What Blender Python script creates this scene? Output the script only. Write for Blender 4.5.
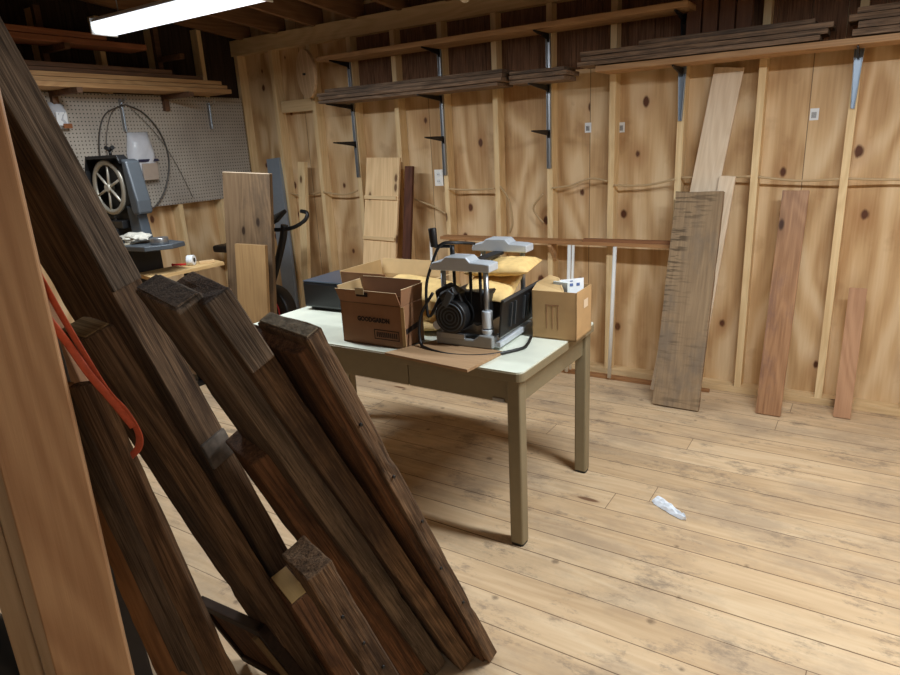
import bpy, bmesh, math, random
from mathutils import Vector, Matrix, noise
random.seed(7)
for o in list(bpy.data.objects): bpy.data.objects.remove(o)
S = bpy.context.scene
COL = S.collection

# ---------------------------------------------------------------- camera
PITCH, ROLL, YAW, HGT, FPX = math.radians(16.6), math.radians(-3.0), math.radians(-33.2), 1.55, 651.0
fw = Vector((math.sin(YAW)*math.cos(PITCH), math.cos(YAW)*math.cos(PITCH), -math.sin(PITCH)))
rt = Vector((math.cos(YAW), -math.sin(YAW), 0)); up = rt.cross(fw)
rt2 = rt*math.cos(ROLL) + up*math.sin(ROLL); up2 = -rt*math.sin(ROLL) + up*math.cos(ROLL)
cd = bpy.data.cameras.new('camera'); cam = bpy.data.objects.new('camera', cd); COL.objects.link(cam)
cam.matrix_world = Matrix(((rt2.x, up2.x, -fw.x, 0), (rt2.y, up2.y, -fw.y, 0), (rt2.z, up2.z, -fw.z, HGT), (0, 0, 0, 1)))
cd.sensor_fit = 'HORIZONTAL'; cd.sensor_width = 36.0; cd.lens = 36.0*FPX/900.0; cd.clip_start = 0.02
S.camera = cam
# ---------------------------------------------------------------- world, exposure
w = bpy.data.worlds.new('world'); S.world = w; w.use_nodes = True
w.node_tree.nodes['Background'].inputs[0].default_value = (0.75, 0.85, 1.0, 1)
w.node_tree.nodes['Background'].inputs[1].default_value = 0.02
S.view_settings.view_transform = 'Standard'; S.view_settings.look = 'None'
S.view_settings.gamma = 1.0; S.view_settings.use_curve_mapping = False
S.view_settings.exposure = 0.28
# ---------------------------------------------------------------- the room's strip lamps: light
LIGHT_COL = (0.90, 0.96, 1.0)
LAMPS = [((-2.98, 2.25), 0.60, 34.0), ((0.15, 2.20), 0.62, 54.0), ((0.15, -0.3), 0.62, 4.0)]   # centre xy, half length, watts
LAMP_Z = 2.20
def area(name, loc, sx, sy, watts):
    d = bpy.data.lights.new(name, 'AREA'); d.shape = 'RECTANGLE'; d.size = sx; d.size_y = sy
    d.energy = watts; d.color = LIGHT_COL
    o = bpy.data.objects.new(name, d); COL.objects.link(o); o.location = loc; return o
def sideglow(name, loc, length, watts):   # the tube also throws light sideways and up past its shallow housing
    d = bpy.data.lights.new(name, 'AREA'); d.shape = 'RECTANGLE'; d.size = length; d.size_y = 0.06
    d.energy = watts; d.color = LIGHT_COL
    return d
for (lx, ly), hl, wt in LAMPS:
    area('strip_lamp_light', (lx, ly, LAMP_Z-0.012), hl*2, 0.12, wt)

# ---------------------------------------------------------------- node helpers
def lin(c):
    return tuple(((x/255.0)/12.92 if x/255.0 <= 0.04045 else ((x/255.0+0.055)/1.055)**2.4) for x in c) + (1.0,)
class NT:
    def __init__(s, name):
        s.m = bpy.data.materials.new(name); s.m.use_nodes = True; s.t = s.m.node_tree
        s.b = s.t.nodes['Principled BSDF']
    def n(s, kind, **kw):
        x = s.t.nodes.new(kind)
        for k, v in kw.items():
            if k.startswith('i_'):
                key = k[2:]; key = int(key) if key.isdigit() else key.replace('_', ' ')
                if isinstance(v, bpy.types.NodeSocket): s.t.links.new(v, x.inputs[key])
                else: x.inputs[key].default_value = v
            else: setattr(x, k, v)
        return x
    def link(s, a, b): s.t.links.new(a, b)
    def math(s, op, a, b=None, clamp=False):
        x = s.t.nodes.new('ShaderNodeMath'); x.operation = op; x.use_clamp = clamp
        for i, v in enumerate((a, b)):
            if v is None: continue
            if isinstance(v, bpy.types.NodeSocket): s.link(v, x.inputs[i])
            else: x.inputs[i].default_value = v
        return x.outputs[0]
    def mix(s, f, a, b, mode='MIX'):
        x = s.t.nodes.new('ShaderNodeMix'); x.data_type = 'RGBA'; x.blend_type = mode
        for k, v in ((0, f), (6, a), (7, b)):
            if isinstance(v, bpy.types.NodeSocket): s.link(v, x.inputs[k])
            else: x.inputs[k].default_value = v
        return x.outputs[2]
    def ramp(s, f, stops):
        x = s.t.nodes.new('ShaderNodeValToRGB'); s.link(f, x.inputs[0]); e = x.color_ramp.elements
        e[0].position, e[0].color = stops[0][0], stops[0][1]; e[1].position, e[1].color = stops[-1][0], stops[-1][1]
        for p, c in stops[1:-1]: k = e.new(p); k.color = c
        return x.outputs[0]
    def rng(s, f, a, b, c=0.0, d=1.0):
        x = s.n('ShaderNodeMapRange'); s.link(f, x.inputs[0])
        for i, v in enumerate((a, b, c, d)): x.inputs[i+1].default_value = v
        return x.outputs[0]
_M = {}
def flat(name, c, rough=0.6, metal=0.0, bump=0.0, var=0.0, scale=30):
    if name in _M: return _M[name]
    t = NT(name); t.b.inputs['Roughness'].default_value = rough; t.b.inputs['Metallic'].default_value = metal
    tc = t.n('ShaderNodeTexCoord').outputs['Object']
    nz = t.n('ShaderNodeTexNoise', i_Vector=tc, i_Scale=float(scale), i_Detail=4.0).outputs[0]
    k = lin(c); dk = tuple(x*(1-var-0.05) for x in k[:3])+(1,)
    t.link(t.mix(t.rng(nz, 0.35, 0.65), dk, k), t.b.inputs['Base Color'])
    if bump:
        b = t.n('ShaderNodeBump', i_Strength=bump, i_Distance=0.004, i_Height=nz); t.link(b.outputs[0], t.b.inputs['Normal'])
    _M[name] = t.m; return t.m
def wood(name, light, dark, axis='Z', knots=0.0, rough=0.65, stain=None, stain_amt=0.0, rings=0.5, bump=0.25, seed=0.0, saw=0.0, fine=1.0, world=False, ringscale=1.0):
    """Wood whose grain runs along one local axis; every object gets its own offset."""
    if name in _M: return _M[name]
    t = NT(name); t.b.inputs['Roughness'].default_value = rough; t.b.inputs['Specular IOR Level'].default_value = 0.3
    tc = t.n('ShaderNodeTexCoord').outputs['Object']
    rnd = t.n('ShaderNodeObjectInfo').outputs['Random']
    off = t.n('ShaderNodeCombineXYZ', i_0=t.math('MULTIPLY', rnd, 17.3), i_1=t.math('MULTIPLY', rnd, 31.7), i_2=t.math('ADD', t.math('MULTIPLY', rnd, 11.9), seed)).outputs[0]
    p = t.n('ShaderNodeVectorMath', operation='ADD', i_0=tc, i_1=off).outputs[0]
    def mp(a, along):
        v = [a, a, a]; v['XYZ'.index(axis)] = along
        return t.n('ShaderNodeMapping', i_Vector=p, i_Scale=tuple(v)).outputs[0]
    n1 = t.n('ShaderNodeTexNoise', i_Vector=mp(90*fine, 3.0), i_Scale=1.0, i_Detail=5.0, i_Roughness=0.65).outputs[0]
    n2 = t.n('ShaderNodeTexNoise', i_Vector=mp(5*ringscale, 0.7*ringscale), i_Scale=1.0, i_Detail=2.0, i_Distortion=0.4).outputs[0]
    rg = t.math('SINE', t.math('MULTIPLY', n2, 85.0)); rg = t.rng(rg, -1, 1)
    n3 = t.n('ShaderNodeTexNoise', i_Vector=mp(3, 1.2), i_Scale=1.0, i_Detail=3.0).outputs[0]
    v = t.math('ADD', t.math('MULTIPLY', n1, 1.0-rings*0.6), t.math('MULTIPLY', rg, rings*0.6))
    v = t.math('ADD', t.math('MULTIPLY', v, 0.7), t.math('MULTIPLY', n3, 0.3))
    c = t.ramp(v, [(0.28, lin(dark)), (0.68, lin(light))])
    if rough >= .85:   # open, checked grain of old sawn timber
        n4 = t.n('ShaderNodeTexNoise', i_Vector=mp(220, 5.0), i_Scale=1.0, i_Detail=3.0, i_Roughness=0.7).outputs[0]
        c = t.mix(t.math('MULTIPLY', t.rng(n4, 0.50, 0.66), 0.7), c, tuple(x*0.38 for x in lin(dark)[:3])+(1,))
        c = t.mix(t.math('MULTIPLY', t.rng(n4, 0.44, 0.34), 0.5), c, tuple(min(1, x*1.5) for x in lin(light)[:3])+(1,))
        v = t.math('ADD', t.math('MULTIPLY', v, 0.5), t.math('MULTIPLY', n4, -0.9))
    if knots:
        sq = t.n('ShaderNodeSeparateXYZ', i_0=p); oth = [k for k in range(3) if k != 'XYZ'.index(axis)]
        vq = t.n('ShaderNodeCombineXYZ', i_0=t.math('MULTIPLY', sq.outputs[oth[0]], 8.0), i_1=t.math('MULTIPLY', sq.outputs['XYZ'.index(axis)], 3.4)).outputs[0]
        vo = t.n('ShaderNodeTexVoronoi', voronoi_dimensions='2D', i_Vector=vq, i_Scale=1.0, i_Randomness=1.0)
        wob = t.math('ADD', vo.outputs['Distance'], t.math('MULTIPLY', n1, 0.04))
        pick = t.math('GREATER_THAN', t.n('ShaderNodeSeparateColor', i_0=vo.outputs['Color']).outputs[0], 1.0-knots)
        k = t.math('MULTIPLY', t.rng(wob, 0.15, 0.09), pick)
        halo = t.math('MULTIPLY', t.math('MULTIPLY', t.rng(wob, 0.36, 0.08), pick), 0.45)
        c = t.mix(halo, c, tuple(x*0.62 for x in lin(dark)[:3])+(1,))
        c = t.mix(k, c, tuple(x*y for x, y in zip(lin(dark)[:3], (0.25, 0.2, 0.18)))+(1,))
    if stain:
        sn = t.n('ShaderNodeTexNoise', i_Vector=mp(4, 2.0), i_Scale=1.0, i_Detail=6.0, i_Roughness=0.7).outputs[0]
        c = t.mix(t.math('MULTIPLY', t.rng(sn, 0.48, 0.62), stain_amt), c, lin(stain))
    if saw:
        tt = t.n('ShaderNodeMapping', i_Vector=p, i_Rotation=(0, 0.4, 0), i_Scale=(7, 4, 60)).outputs[0]
        sw = t.n('ShaderNodeTexNoise', i_Vector=tt, i_Scale=1.0, i_Detail=3.0, i_Roughness=0.6).outputs[0]
        c = t.mix(t.math('MULTIPLY', t.math('MULTIPLY', t.rng(sw, 0.53, 0.60), t.rng(n3, 0.38, 0.52)), saw), c, tuple(x*0.3 for x in lin(dark)[:3])+(1,))
    t.link(c, t.b.inputs['Base Color'])
    b = t.n('ShaderNodeBump', i_Strength=bump, i_Distance=0.003, i_Height=v); t.link(b.outputs[0], t.b.inputs['Normal'])
    _M[name] = t.m; return t.m

# ---------------------------------------------------------------- mesh helpers
def add_box(bm, c, s, mat=None, rot=None, mi=0):
    vs = []
    for dz in (-.5, .5):
        for dx, dy in ((-.5, -.5), (.5, -.5), (.5, .5), (-.5, .5)):
            v = Vector((dx*s[0], dy*s[1], dz*s[2]))
            if rot: v = rot @ v
            v = v + Vector(c)
            if mat: v = mat @ v
            vs.append(bm.verts.new(v))
    fs = [(0, 3, 2, 1), (4, 5, 6, 7), (0, 1, 5, 4), (1, 2, 6, 5), (2, 3, 7, 6), (3, 0, 4, 7)]
    for f in fs:
        fc = bm.faces.new([vs[i] for i in f]); fc.material_index = mi
    return vs
def add_prism(bm, pts, a, b, plane='XZ'):
    """Polygon pts in a plane, extruded from a to b along the third axis."""
    def P(u, v, w):
        return {'XZ': Vector((u, w, v)), 'YZ': Vector((w, u, v)), 'XY': Vector((u, v, w))}[plane]
    A = [bm.verts.new(P(u, v, a)) for u, v in pts]; B = [bm.verts.new(P(u, v, b)) for u, v in pts]
    bm.faces.new(A); bm.faces.new(B[::-1])
    for i in range(len(pts)):
        j = (i+1) % len(pts); bm.faces.new((A[i], B[i], B[j], A[j]))
def add_cyl(bm, a, b, r, r2=None, seg=20, caps=True):
    a, b = Vector(a), Vector(b); r2 = r if r2 is None else r2
    d = (b-a).normalized(); x = d.orthogonal().normalized(); y = d.cross(x)
    R = [[bm.verts.new(p + (x*math.cos(2*math.pi*i/seg) + y*math.sin(2*math.pi*i/seg))*rr) for i in range(seg)] for p, rr in ((a, r), (b, r2))]
    for i in range(seg):
        j = (i+1) % seg; bm.faces.new((R[0][i], R[0][j], R[1][j], R[1][i])).smooth = True
    if caps: bm.faces.new(R[0][::-1]); bm.faces.new(R[1])
def smooth_path(pts, sub=6):
    P = [Vector(p) for p in pts]; out = []
    for i in range(len(P)-1):
        p0 = P[max(i-1, 0)]; p1 = P[i]; p2 = P[i+1]; p3 = P[min(i+2, len(P)-1)]
        for k in range(sub):
            t = k/sub
            out.append(0.5*((2*p1) + (p2-p0)*t + (2*p0-5*p1+4*p2-p3)*t*t + (3*p1-p0-3*p2+p3)*t**3))
    out.append(P[-1]); return out
def add_tube(bm, pts, r, seg=8, closed=False, ry=None, upv=None, sub=6):
    P = smooth_path(pts, sub) if sub else [Vector(p) for p in pts]
    if closed: P = P[:-1]
    n = len(P); ry = r if ry is None else ry; rings = []; prev = None
    for i in range(n):
        d = (P[(i+1) % n]-P[i-1]) if closed else (P[min(i+1, n-1)]-P[max(i-1, 0)])
        d = d.normalized() if d.length > 1e-9 else Vector((0, 0, 1))
        if upv is not None: x = Vector(upv); x = (x - d*x.dot(d)).normalized()
        elif prev is None: x = d.orthogonal().normalized()
        else: x = (prev - d*prev.dot(d)).normalized()
        prev = x; y = d.cross(x)
        rings.append([bm.verts.new(P[i] + x*math.cos(2*math.pi*k/seg)*r + y*math.sin(2*math.pi*k/seg)*ry) for k in range(seg)])
    for i in range(n if closed else n-1):
        A, B = rings[i], rings[(i+1) % n]
        for k in range(seg): bm.faces.new((A[k], A[(k+1) % seg], B[(k+1) % seg], B[k])).smooth = True
    if not closed: bm.faces.new(rings[0][::-1]); bm.faces.new(rings[-1])
def add_ring(bm, c, R, r, n, seg=48, tseg=8, flat_=1.0):
    c = Vector(c); n = Vector(n).normalized(); x = n.orthogonal().normalized(); y = n.cross(x)
    pts = [c + (x*math.cos(2*math.pi*i/seg)+y*math.sin(2*math.pi*i/seg))*R for i in range(seg)]
    add_tube(bm, pts+[pts[0]], r, tseg, closed=True, ry=r*flat_, upv=n, sub=0)
def obj(name, bm, m, parent=None, bevel=0.0, loc=None, rot=None, seg=2):
    bmesh.ops.recalc_face_normals(bm, faces=bm.faces)
    me = bpy.data.meshes.new(name); bm.to_mesh(me); bm.free()
    o = bpy.data.objects.new(name, me); COL.objects.link(o)
    for x in (m if isinstance(m, (list, tuple)) else [m]): me.materials.append(x)
    if parent: o.parent = parent
    if loc is not None: o.location = loc
    if rot is not None: o.rotation_euler = rot
    if bevel:
        b = o.modifiers.new('bevel', 'BEVEL'); b.width = bevel; b.segments = seg; b.limit_method = 'ANGLE'; b.angle_limit = 0.7
    return o
def tag(o, label=None, cat=None, group=None, kind=None):
    if label: o['label'] = label
    if cat: o['category'] = cat
    if group: o['group'] = group
    if kind: o['kind'] = kind
    return o
def thing(name, loc, label, cat, rotz=0.0, group=None):
    o = bpy.data.objects.new(name, None); o.empty_display_size = 0.1; COL.objects.link(o)
    o.location = loc; o.rotation_euler = (0, 0, rotz); return tag(o, label, cat, group)
def B(): return bmesh.new()
def box_obj(name, c, s, m, parent=None, bevel=0.0, rot=None):
    bm = B(); add_box(bm, (0, 0, 0), s); return obj(name, bm, m, parent, bevel, c, rot)
def copy_tree(o, parent=None):
    c = o.copy(); COL.objects.link(c); c.parent = parent
    for ch in list(o.children): copy_tree(ch, c)
    return c

def rough_board(name, w, t, L, m, rough=0.002, bevel=0.003, seed=0, n=24, parent=None, chip=0.0, nail=None):
    """Board standing on its local z axis, origin at bottom centre; edges wander a little."""
    bm = B(); nx, ny, nz = 4, 2, n
    grid = {}
    def P(i, j, k):
        key = (i, j, k)
        if key not in grid:
            v = Vector(((i/nx-.5)*w, (j/ny-.5)*t, k/nz*L))
            if rough or chip:
                q = Vector((v.x*9, v.y*9, v.z*3.5)) + Vector((seed*7.1, seed*3.3, seed*1.7))
                d = noise.noise_vector(q)*rough*.8 + noise.noise_vector(q*5)*rough*.8
                corner = (i in (0, nx)) and (j in (0, ny))
                if corner:
                    e = max(0.0, noise.noise(Vector((seed*5, i*3+j, v.z*9)))-0.15)*chip*4
                    v.x -= math.copysign(e, v.x); v.y -= math.copysign(e*0.7, v.y)
                if k in (0, nz): d.z += noise.noise(q*6)*rough*2.5
                v = v + d
                if k == 0: v.z = 0.0
            grid[key] = bm.verts.new(v)
        return grid[key]
    for k in range(nz):
        for i in range(nx):
            for j in (0, ny): bm.faces.new((P(i, j, k), P(i+1, j, k), P(i+1, j, k+1), P(i, j, k+1)))
        for j in range(ny):
            for i in (0, nx): bm.faces.new((P(i, j, k), P(i, j+1, k), P(i, j+1, k+1), P(i, j, k+1)))
    for i in range(nx):
        for j in range(ny):
            for k in (0, nz): bm.faces.new((P(i, j, k), P(i+1, j, k), P(i+1, j+1, k), P(i, j+1, k)))
    return obj(name, bm, m, parent, bevel)
def stand(o, b, top, width_dir, w, t):
    """Place a board made by rough_board: bottom centre b, axis towards top, local x along width_dir."""
    b, top = Vector(b), Vector(top); z = (top-b).normalized()
    x = Vector(width_dir); x = (x - z*x.dot(z)).normalized(); y = z.cross(x)
    M = Matrix(((x.x, y.x, z.x, b.x), (x.y, y.y, z.y, b.y), (x.z, y.z, z.z, b.z), (0, 0, 0, 1)))
    # slide along the axis until the lowest bottom corner sits on the floor
    low = min((M @ Vector((sx*w/2, sy*t/2, 0))).z for sx in (-1, 1) for sy in (-1, 1))
    M.translation = M.translation - z*(low/z.z) + Vector((0, 0, 0.001))
    o.matrix_world = M; return o

# ---------------------------------------------------------------- materials
PINE = wood('pine_stud', (236, 210, 164), (212, 180, 132), 'Z', knots=0.12, rings=0.35)
PINEX = wood('pine_plate', (222, 194, 150), (196, 164, 120), 'X', knots=0.12, rings=0.35)
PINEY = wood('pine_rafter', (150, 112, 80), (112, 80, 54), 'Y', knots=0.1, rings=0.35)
SHELF = wood('shelf_pine', (190, 152, 112), (158, 120, 84), 'X', knots=0.05, rings=0.4)
DARKX = wood('barn_board', (150, 124, 102), (92, 74, 60), 'X', rings=0.3, rough=0.85, bump=0.5, stain=(70, 66, 64), stain_amt=0.5)
GREYB = wood('weathered_grey', (162, 138, 108), (126, 104, 80), 'Z', rings=0.2, rough=0.8, bump=0.2, saw=0.75, stain=(108, 98, 88), stain_amt=0.55)
PALE = wood('pale_oak', (232, 212, 186), (208, 184, 154), 'Z', rings=0.35)
REDB = wood('red_oak_finish', (180, 138, 102), (132, 94, 66), 'Z', rings=0.3, rough=0.4, knots=0.1, stain=(116, 90, 86), stain_amt=0.55)
REDS = wood('red_oak_raw', (190, 148, 114), (160, 118, 88), 'Z', rings=0.4, knots=0.08)
TIMB = wood('old_timber', (134, 106, 80), (68, 51, 38), 'Z', rings=0.35, rough=0.9, bump=0.9, stain=(46, 34, 28), stain_amt=0.6)
TIMBG = wood('old_timber_grey', (130, 112, 94), (64, 53, 44), 'Z', rings=0.35, rough=0.9, bump=1.0, stain=(40, 34, 30), stain_amt=0.5)
TIMBR = wood('old_timber_red', (140, 98, 66), (72, 49, 34), 'Z', rings=0.35, rough=0.85, bump=0.7, stain=(52, 36, 28), stain_amt=0.5)
ENDW = wood('sawn_end', (176, 150, 108), (132, 106, 72), 'X', rings=0.5, rough=0.9)
ENDG = flat('weathered_end', (150, 134, 110), 0.95, var=0.4, scale=60, bump=0.6)
FIR = wood('fir_post', (196, 156, 116), (168, 126, 90), 'Z', rings=0.55, knots=0.15, fine=1.2)
FIRL = wood('fir_light', (206, 178, 142), (176, 146, 110), 'Z', rings=0.2)
BROWNS = wood('brown_slab', (130, 106, 80), (92, 72, 52), 'Z', rings=0.3, knots=0.25, stain=(60, 52, 46), stain_amt=0.4)
TANS = wood('tan_board', (166, 134, 92), (140, 110, 74), 'Z', rings=0.3)
METAL = flat('galvanised_metal', (168, 172, 176), 0.35, 0.9)
BLUEM = flat('bluish_steel', (150, 164, 180), 0.4, 0.5)
BLKM = flat('black_metal', (28, 28, 30), 0.45, 0.3)
DGREY = flat('machine_grey', (78, 84, 90), 0.45, 0.2)
CAST = flat('cast_aluminium', (206, 214, 222), 0.42, 0.35)
BLK = flat('black_plastic', (18, 18, 20), 0.45)
CARD = flat('cardboard', (180, 144, 98), 0.85, var=0.08, scale=12)
CARDD = flat('cardboard_dark', (150, 108, 76), 0.85, var=0.08, scale=12)
CARDL = flat('cardboard_light', (206, 174, 124), 0.85, var=0.08, scale=12)
CARDE = flat('cardboard_edge', (206, 180, 140), 0.9)
INK = flat('black_ink', (40, 26, 20), 0.8)
KRAFT = flat('kraft_envelope', (236, 200, 132), 0.7, var=0.15, scale=30, bump=0.8)
PAPER = flat('white_paper', (228, 232, 236), 0.7)
PVC = flat('white_plastic_pipe', (236, 236, 232), 0.4)
TTOP = flat('table_laminate', (222, 226, 210), 0.3, var=0.05, scale=8)
TFRM = flat('table_enamel', (134, 122, 96), 0.4, 0.1)
STRAP = flat('orange_webbing', (204, 92, 62), 0.6, var=0.15, scale=90)
CABLE = flat('cable_jacket', (186, 158, 118), 0.5)
RED = flat('red_plastic', (190, 40, 40), 0.4)

# ---------------------------------------------------------------- room shell
XL, XR, YB, YF = -4.69, 1.60, 4.13, -2.2       # inner faces of the sheathing
def ply_mat(name, axis):
    t = NT(name); t.b.inputs['Roughness'].default_value = 0.6; t.b.inputs['Specular IOR Level'].default_value = 0.3
    tc = t.n('ShaderNodeTexCoord').outputs['Object']; sp = t.n('ShaderNodeSeparateXYZ', i_0=tc)
    u = sp.outputs['XYZ'.index(axis)]; z = sp.outputs[2]
    sh = t.math('ADD', t.math('DIVIDE', u, 1.22), 0.28)
    idn = t.math('FLOOR', sh); fr = t.math('FRACT', sh)
    p = t.n('ShaderNodeCombineXYZ', i_0=u, i_1=t.math('MULTIPLY', idn, 7.7), i_2=z).outputs[0]
    def mp(a, b, d=0): return t.n('ShaderNodeMapping', i_Vector=p, i_Scale=(a, 1, b), i_Location=(d, 0, d)).outputs[0]
    n2 = t.n('ShaderNodeTexNoise', i_Vector=mp(3.0, 0.9), i_Scale=1.0, i_Detail=1.5, i_Distortion=0.3).outputs[0]
    rg = t.rng(t.math('SINE', t.math('MULTIPLY', n2, 34.0)), -1, 1)
    n1 = t.n('ShaderNodeTexNoise', i_Vector=mp(70, 4), i_Scale=1.0, i_Detail=4.0).outputs[0]
    n3 = t.n('ShaderNodeTexNoise', i_Vector=mp(2.2, 1.4, 5), i_Scale=1.0, i_Detail=3.0).outputs[0]
    v = t.math('ADD', t.math('ADD', t.math('MULTIPLY', rg, 0.32), t.math('MULTIPLY', n1, 0.32)), t.math('MULTIPLY', n3, 0.36))
    c = t.ramp(v, [(0.22, lin((172, 132, 88))), (0.48, lin((206, 172, 128))), (0.70, lin((222, 194, 154)))])
    vq = t.n('ShaderNodeCombineXYZ', i_0=t.math('MULTIPLY', u, 3.4), i_1=t.math('ADD', t.math('MULTIPLY', z, 2.3), t.math('MULTIPLY', idn, 7.7))).outputs[0]
    vo = t.n('ShaderNodeTexVoronoi', voronoi_dimensions='2D', i_Vector=vq, i_Scale=1.0)
    pick = t.math('GREATER_THAN', t.n('ShaderNodeSeparateColor', i_0=vo.outputs['Color']).outputs[0], 0.38)
    wob = t.math('ADD', vo.outputs['Distance'], t.math('MULTIPLY', n1, 0.05))
    c = t.mix(t.math('MULTIPLY', t.math('MULTIPLY', t.rng(wob, 0.30, 0.07), pick), 0.4), c, lin((160, 108, 64)))
    c = t.mix(t.math('MULTIPLY', t.rng(t.math('ADD', wob, t.math('MULTIPLY', t.n('ShaderNodeSeparateColor', i_0=vo.outputs['Color']).outputs[2], 0.05)), 0.118, 0.085), pick), c, lin((92, 56, 36)))
    ms = t.n('ShaderNodeTexNoise', i_Vector=mp(6, 5, 9), i_Scale=1.0, i_Detail=6.0).outputs[0]
    c = t.mix(t.math('MULTIPLY', t.rng(ms, 0.6, 0.75), 0.4), c, lin((140, 96, 58)))
    seam = t.math('LESS_THAN', t.math('MINIMUM', fr, t.math('SUBTRACT', 1.0, fr)), 0.0018)
    c = t.mix(t.math('MULTIPLY', seam, 0.7), c, lin((60, 40, 28)))
    t.link(c, t.b.inputs['Base Color'])
    return t.m
PLYX, PLYY = ply_mat('plywood_back', 'X'), ply_mat('plywood_side', 'Y')
def floor_mat():
    t = NT('floor_planks'); t.b.inputs['Roughness'].default_value = 0.7; t.b.inputs['Specular IOR Level'].default_value = 0.25
    tc = t.n('ShaderNodeTexCoord').outputs['Object']; sp = t.n('ShaderNodeSeparateXYZ', i_0=tc)
    x, y = sp.outputs[0], sp.outputs[1]
    r = t.math('DIVIDE', t.math('ADD', y, 10.062), 0.1435); idn = t.math('FLOOR', r); fr = t.math('FRACT', r)
    rnd = t.n('ShaderNodeTexWhiteNoise', noise_dimensions='1D', i_W=idn).outputs[0]
    xs = t.math('ADD', x, t.math('MULTIPLY', rnd, 9.0))
    seg = t.math('DIVIDE', xs, 4.2); sid = t.math('FLOOR', seg); sf = t.math('FRACT', seg)
    tone = t.n('ShaderNodeTexWhiteNoise', noise_dimensions='2D', i_Vector=t.n('ShaderNodeCombineXYZ', i_0=idn, i_1=sid).outputs[0]).outputs[0]
    p = t.n('ShaderNodeCombineXYZ', i_0=xs, i_1=y, i_2=t.math('MULTIPLY', idn, 3.7)).outputs[0]
    def mp(a, b, d=0): return t.n('ShaderNodeMapping', i_Vector=p, i_Scale=(a, b, 1), i_Location=(d, d, 0)).outputs[0]
    n1 = t.n('ShaderNodeTexNoise', i_Vector=mp(4, 75), i_Scale=1.0, i_Detail=5.0).outputs[0]
    n2 = t.n('ShaderNodeTexNoise', i_Vector=mp(0.9, 7), i_Scale=1.0, i_Detail=2.0, i_Distortion=0.3).outputs[0]
    rg = t.rng(t.math('SINE', t.math('MULTIPLY', n2, 44.0)), -1, 1)
    v = t.math('ADD', t.math('ADD', t.math('MULTIPLY', n1, 0.45), t.math('MULTIPLY', rg, 0.2)), t.math('MULTIPLY', tone, 0.24))
    c = t.ramp(v, [(0.2, lin((190, 160, 124))), (0.5, lin((206, 178, 142))), (0.8, lin((218, 194, 160)))])
    # worn grey dirt in broad patches across the boards
    q = t.n('ShaderNodeMapping', i_Vector=tc, i_Scale=(1.5, 2.6, 1)).outputs[0]
    d1 = t.n('ShaderNodeTexNoise', i_Vector=q, i_Scale=1.0, i_Detail=7.0, i_Roughness=0.72).outputs[0]
    c = t.mix(t.math('MULTIPLY', t.rng(d1, 0.46, 0.62), 0.6), c, lin((160, 140, 118)))
    q2 = t.n('ShaderNodeMapping', i_Vector=tc, i_Scale=(3.1, 6, 1), i_Location=(4, 2, 0)).outputs[0]
    d2 = t.n('ShaderNodeTexNoise', i_Vector=q2, i_Scale=1.0, i_Detail=8.0, i_Roughness=0.8).outputs[0]
    c = t.mix(t.math('MULTIPLY', t.rng(d2, 0.54, 0.63), 0.65), c, lin((128, 112, 96)))
    vo = t.n('ShaderNodeTexVoronoi', voronoi_dimensions='2D', i_Vector=mp(1.7, 6.5, 2), i_Scale=1.0)
    pick = t.math('GREATER_THAN', t.n('ShaderNodeSeparateColor', i_0=vo.outputs['Color']).outputs[0], 0.90)
    wob = t.math('ADD', vo.outputs['Distance'], t.math('MULTIPLY', n1, 0.05))
    c = t.mix(t.math('MULTIPLY', t.math('MULTIPLY', t.rng(wob, 0.28, 0.08), pick), 0.3), c, lin((150, 112, 76)))
    c = t.mix(t.math('MULTIPLY', t.rng(wob, 0.12, 0.085), pick), c, lin((118, 88, 66)))
    vs = t.n('ShaderNodeTexVoronoi', voronoi_dimensions='2D', i_Vector=tc, i_Scale=6.5)
    pk = t.math('GREATER_THAN', t.n('ShaderNodeSeparateColor', i_0=vs.outputs['Color']).outputs[1], 0.86)
    c = t.mix(t.math('MULTIPLY', t.math('MULTIPLY', t.rng(t.math('ADD', vs.outputs['Distance'], t.math('MULTIPLY', d2, 0.42)), 0.30, 0.22), pk), 0.65), c, lin((92, 74, 58)))
    sw = t.math('ADD', 0.014, t.math('MULTIPLY', rnd, 0.026))
    seam = t.math('LESS_THAN', fr, sw)
    butt = t.math('LESS_THAN', sf, 0.0007)
    dark = t.math('MAXIMUM', seam, butt)
    c = t.mix(t.math('MULTIPLY', dark, 0.8), c, lin((86, 60, 40)))
    t.link(c, t.b.inputs['Base Color'])
    h = t.math('SUBTRACT', t.math('MULTIPLY', n1, 0.25), t.math('MULTIPLY', dark, 1.0))
    b = t.n('ShaderNodeBump', i_Strength=0.35, i_Distance=0.003, i_Height=h); t.link(b.outputs[0], t.b.inputs['Normal'])
    return t.m
bm = B(); add_box(bm, ((XL+XR)/2, (YB+YF)/2, -0.02), (XR-XL+.2, YB-YF+.2, 0.04))
tag(obj('floor', bm, floor_mat()), kind='structure')
CZ = lambda y: 2.445 + 0.095*(4.04-y)            # underside of the rafters
bm = B(); add_box(bm, ((XL+XR)/2, YB+.01, 1.45), (XR-XL+.04, .02, 2.9)); wb = obj('wall_back', bm, PLYX); tag(wb, kind='structure')
bm = B(); add_box(bm, (XL-.01, (YB+YF)/2, 1.6), (.02, YB-YF+.04, 3.2)); wl = obj('wall_left', bm, PLYY); tag(wl, kind='structure')
bm = B(); add_box(bm, (XR+.01, (YB+YF)/2, 1.6), (.02, YB-YF+.04, 3.2)); wr = obj('wall_right', bm, PLYY); tag(wr, kind='structure')
bm = B(); add_box(bm, ((XL+XR)/2, YF-.01, 1.6), (XR-XL+.04, .02, 3.2)); wf = obj('wall_front', bm, PLYX); tag(wf, kind='structure')
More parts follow.
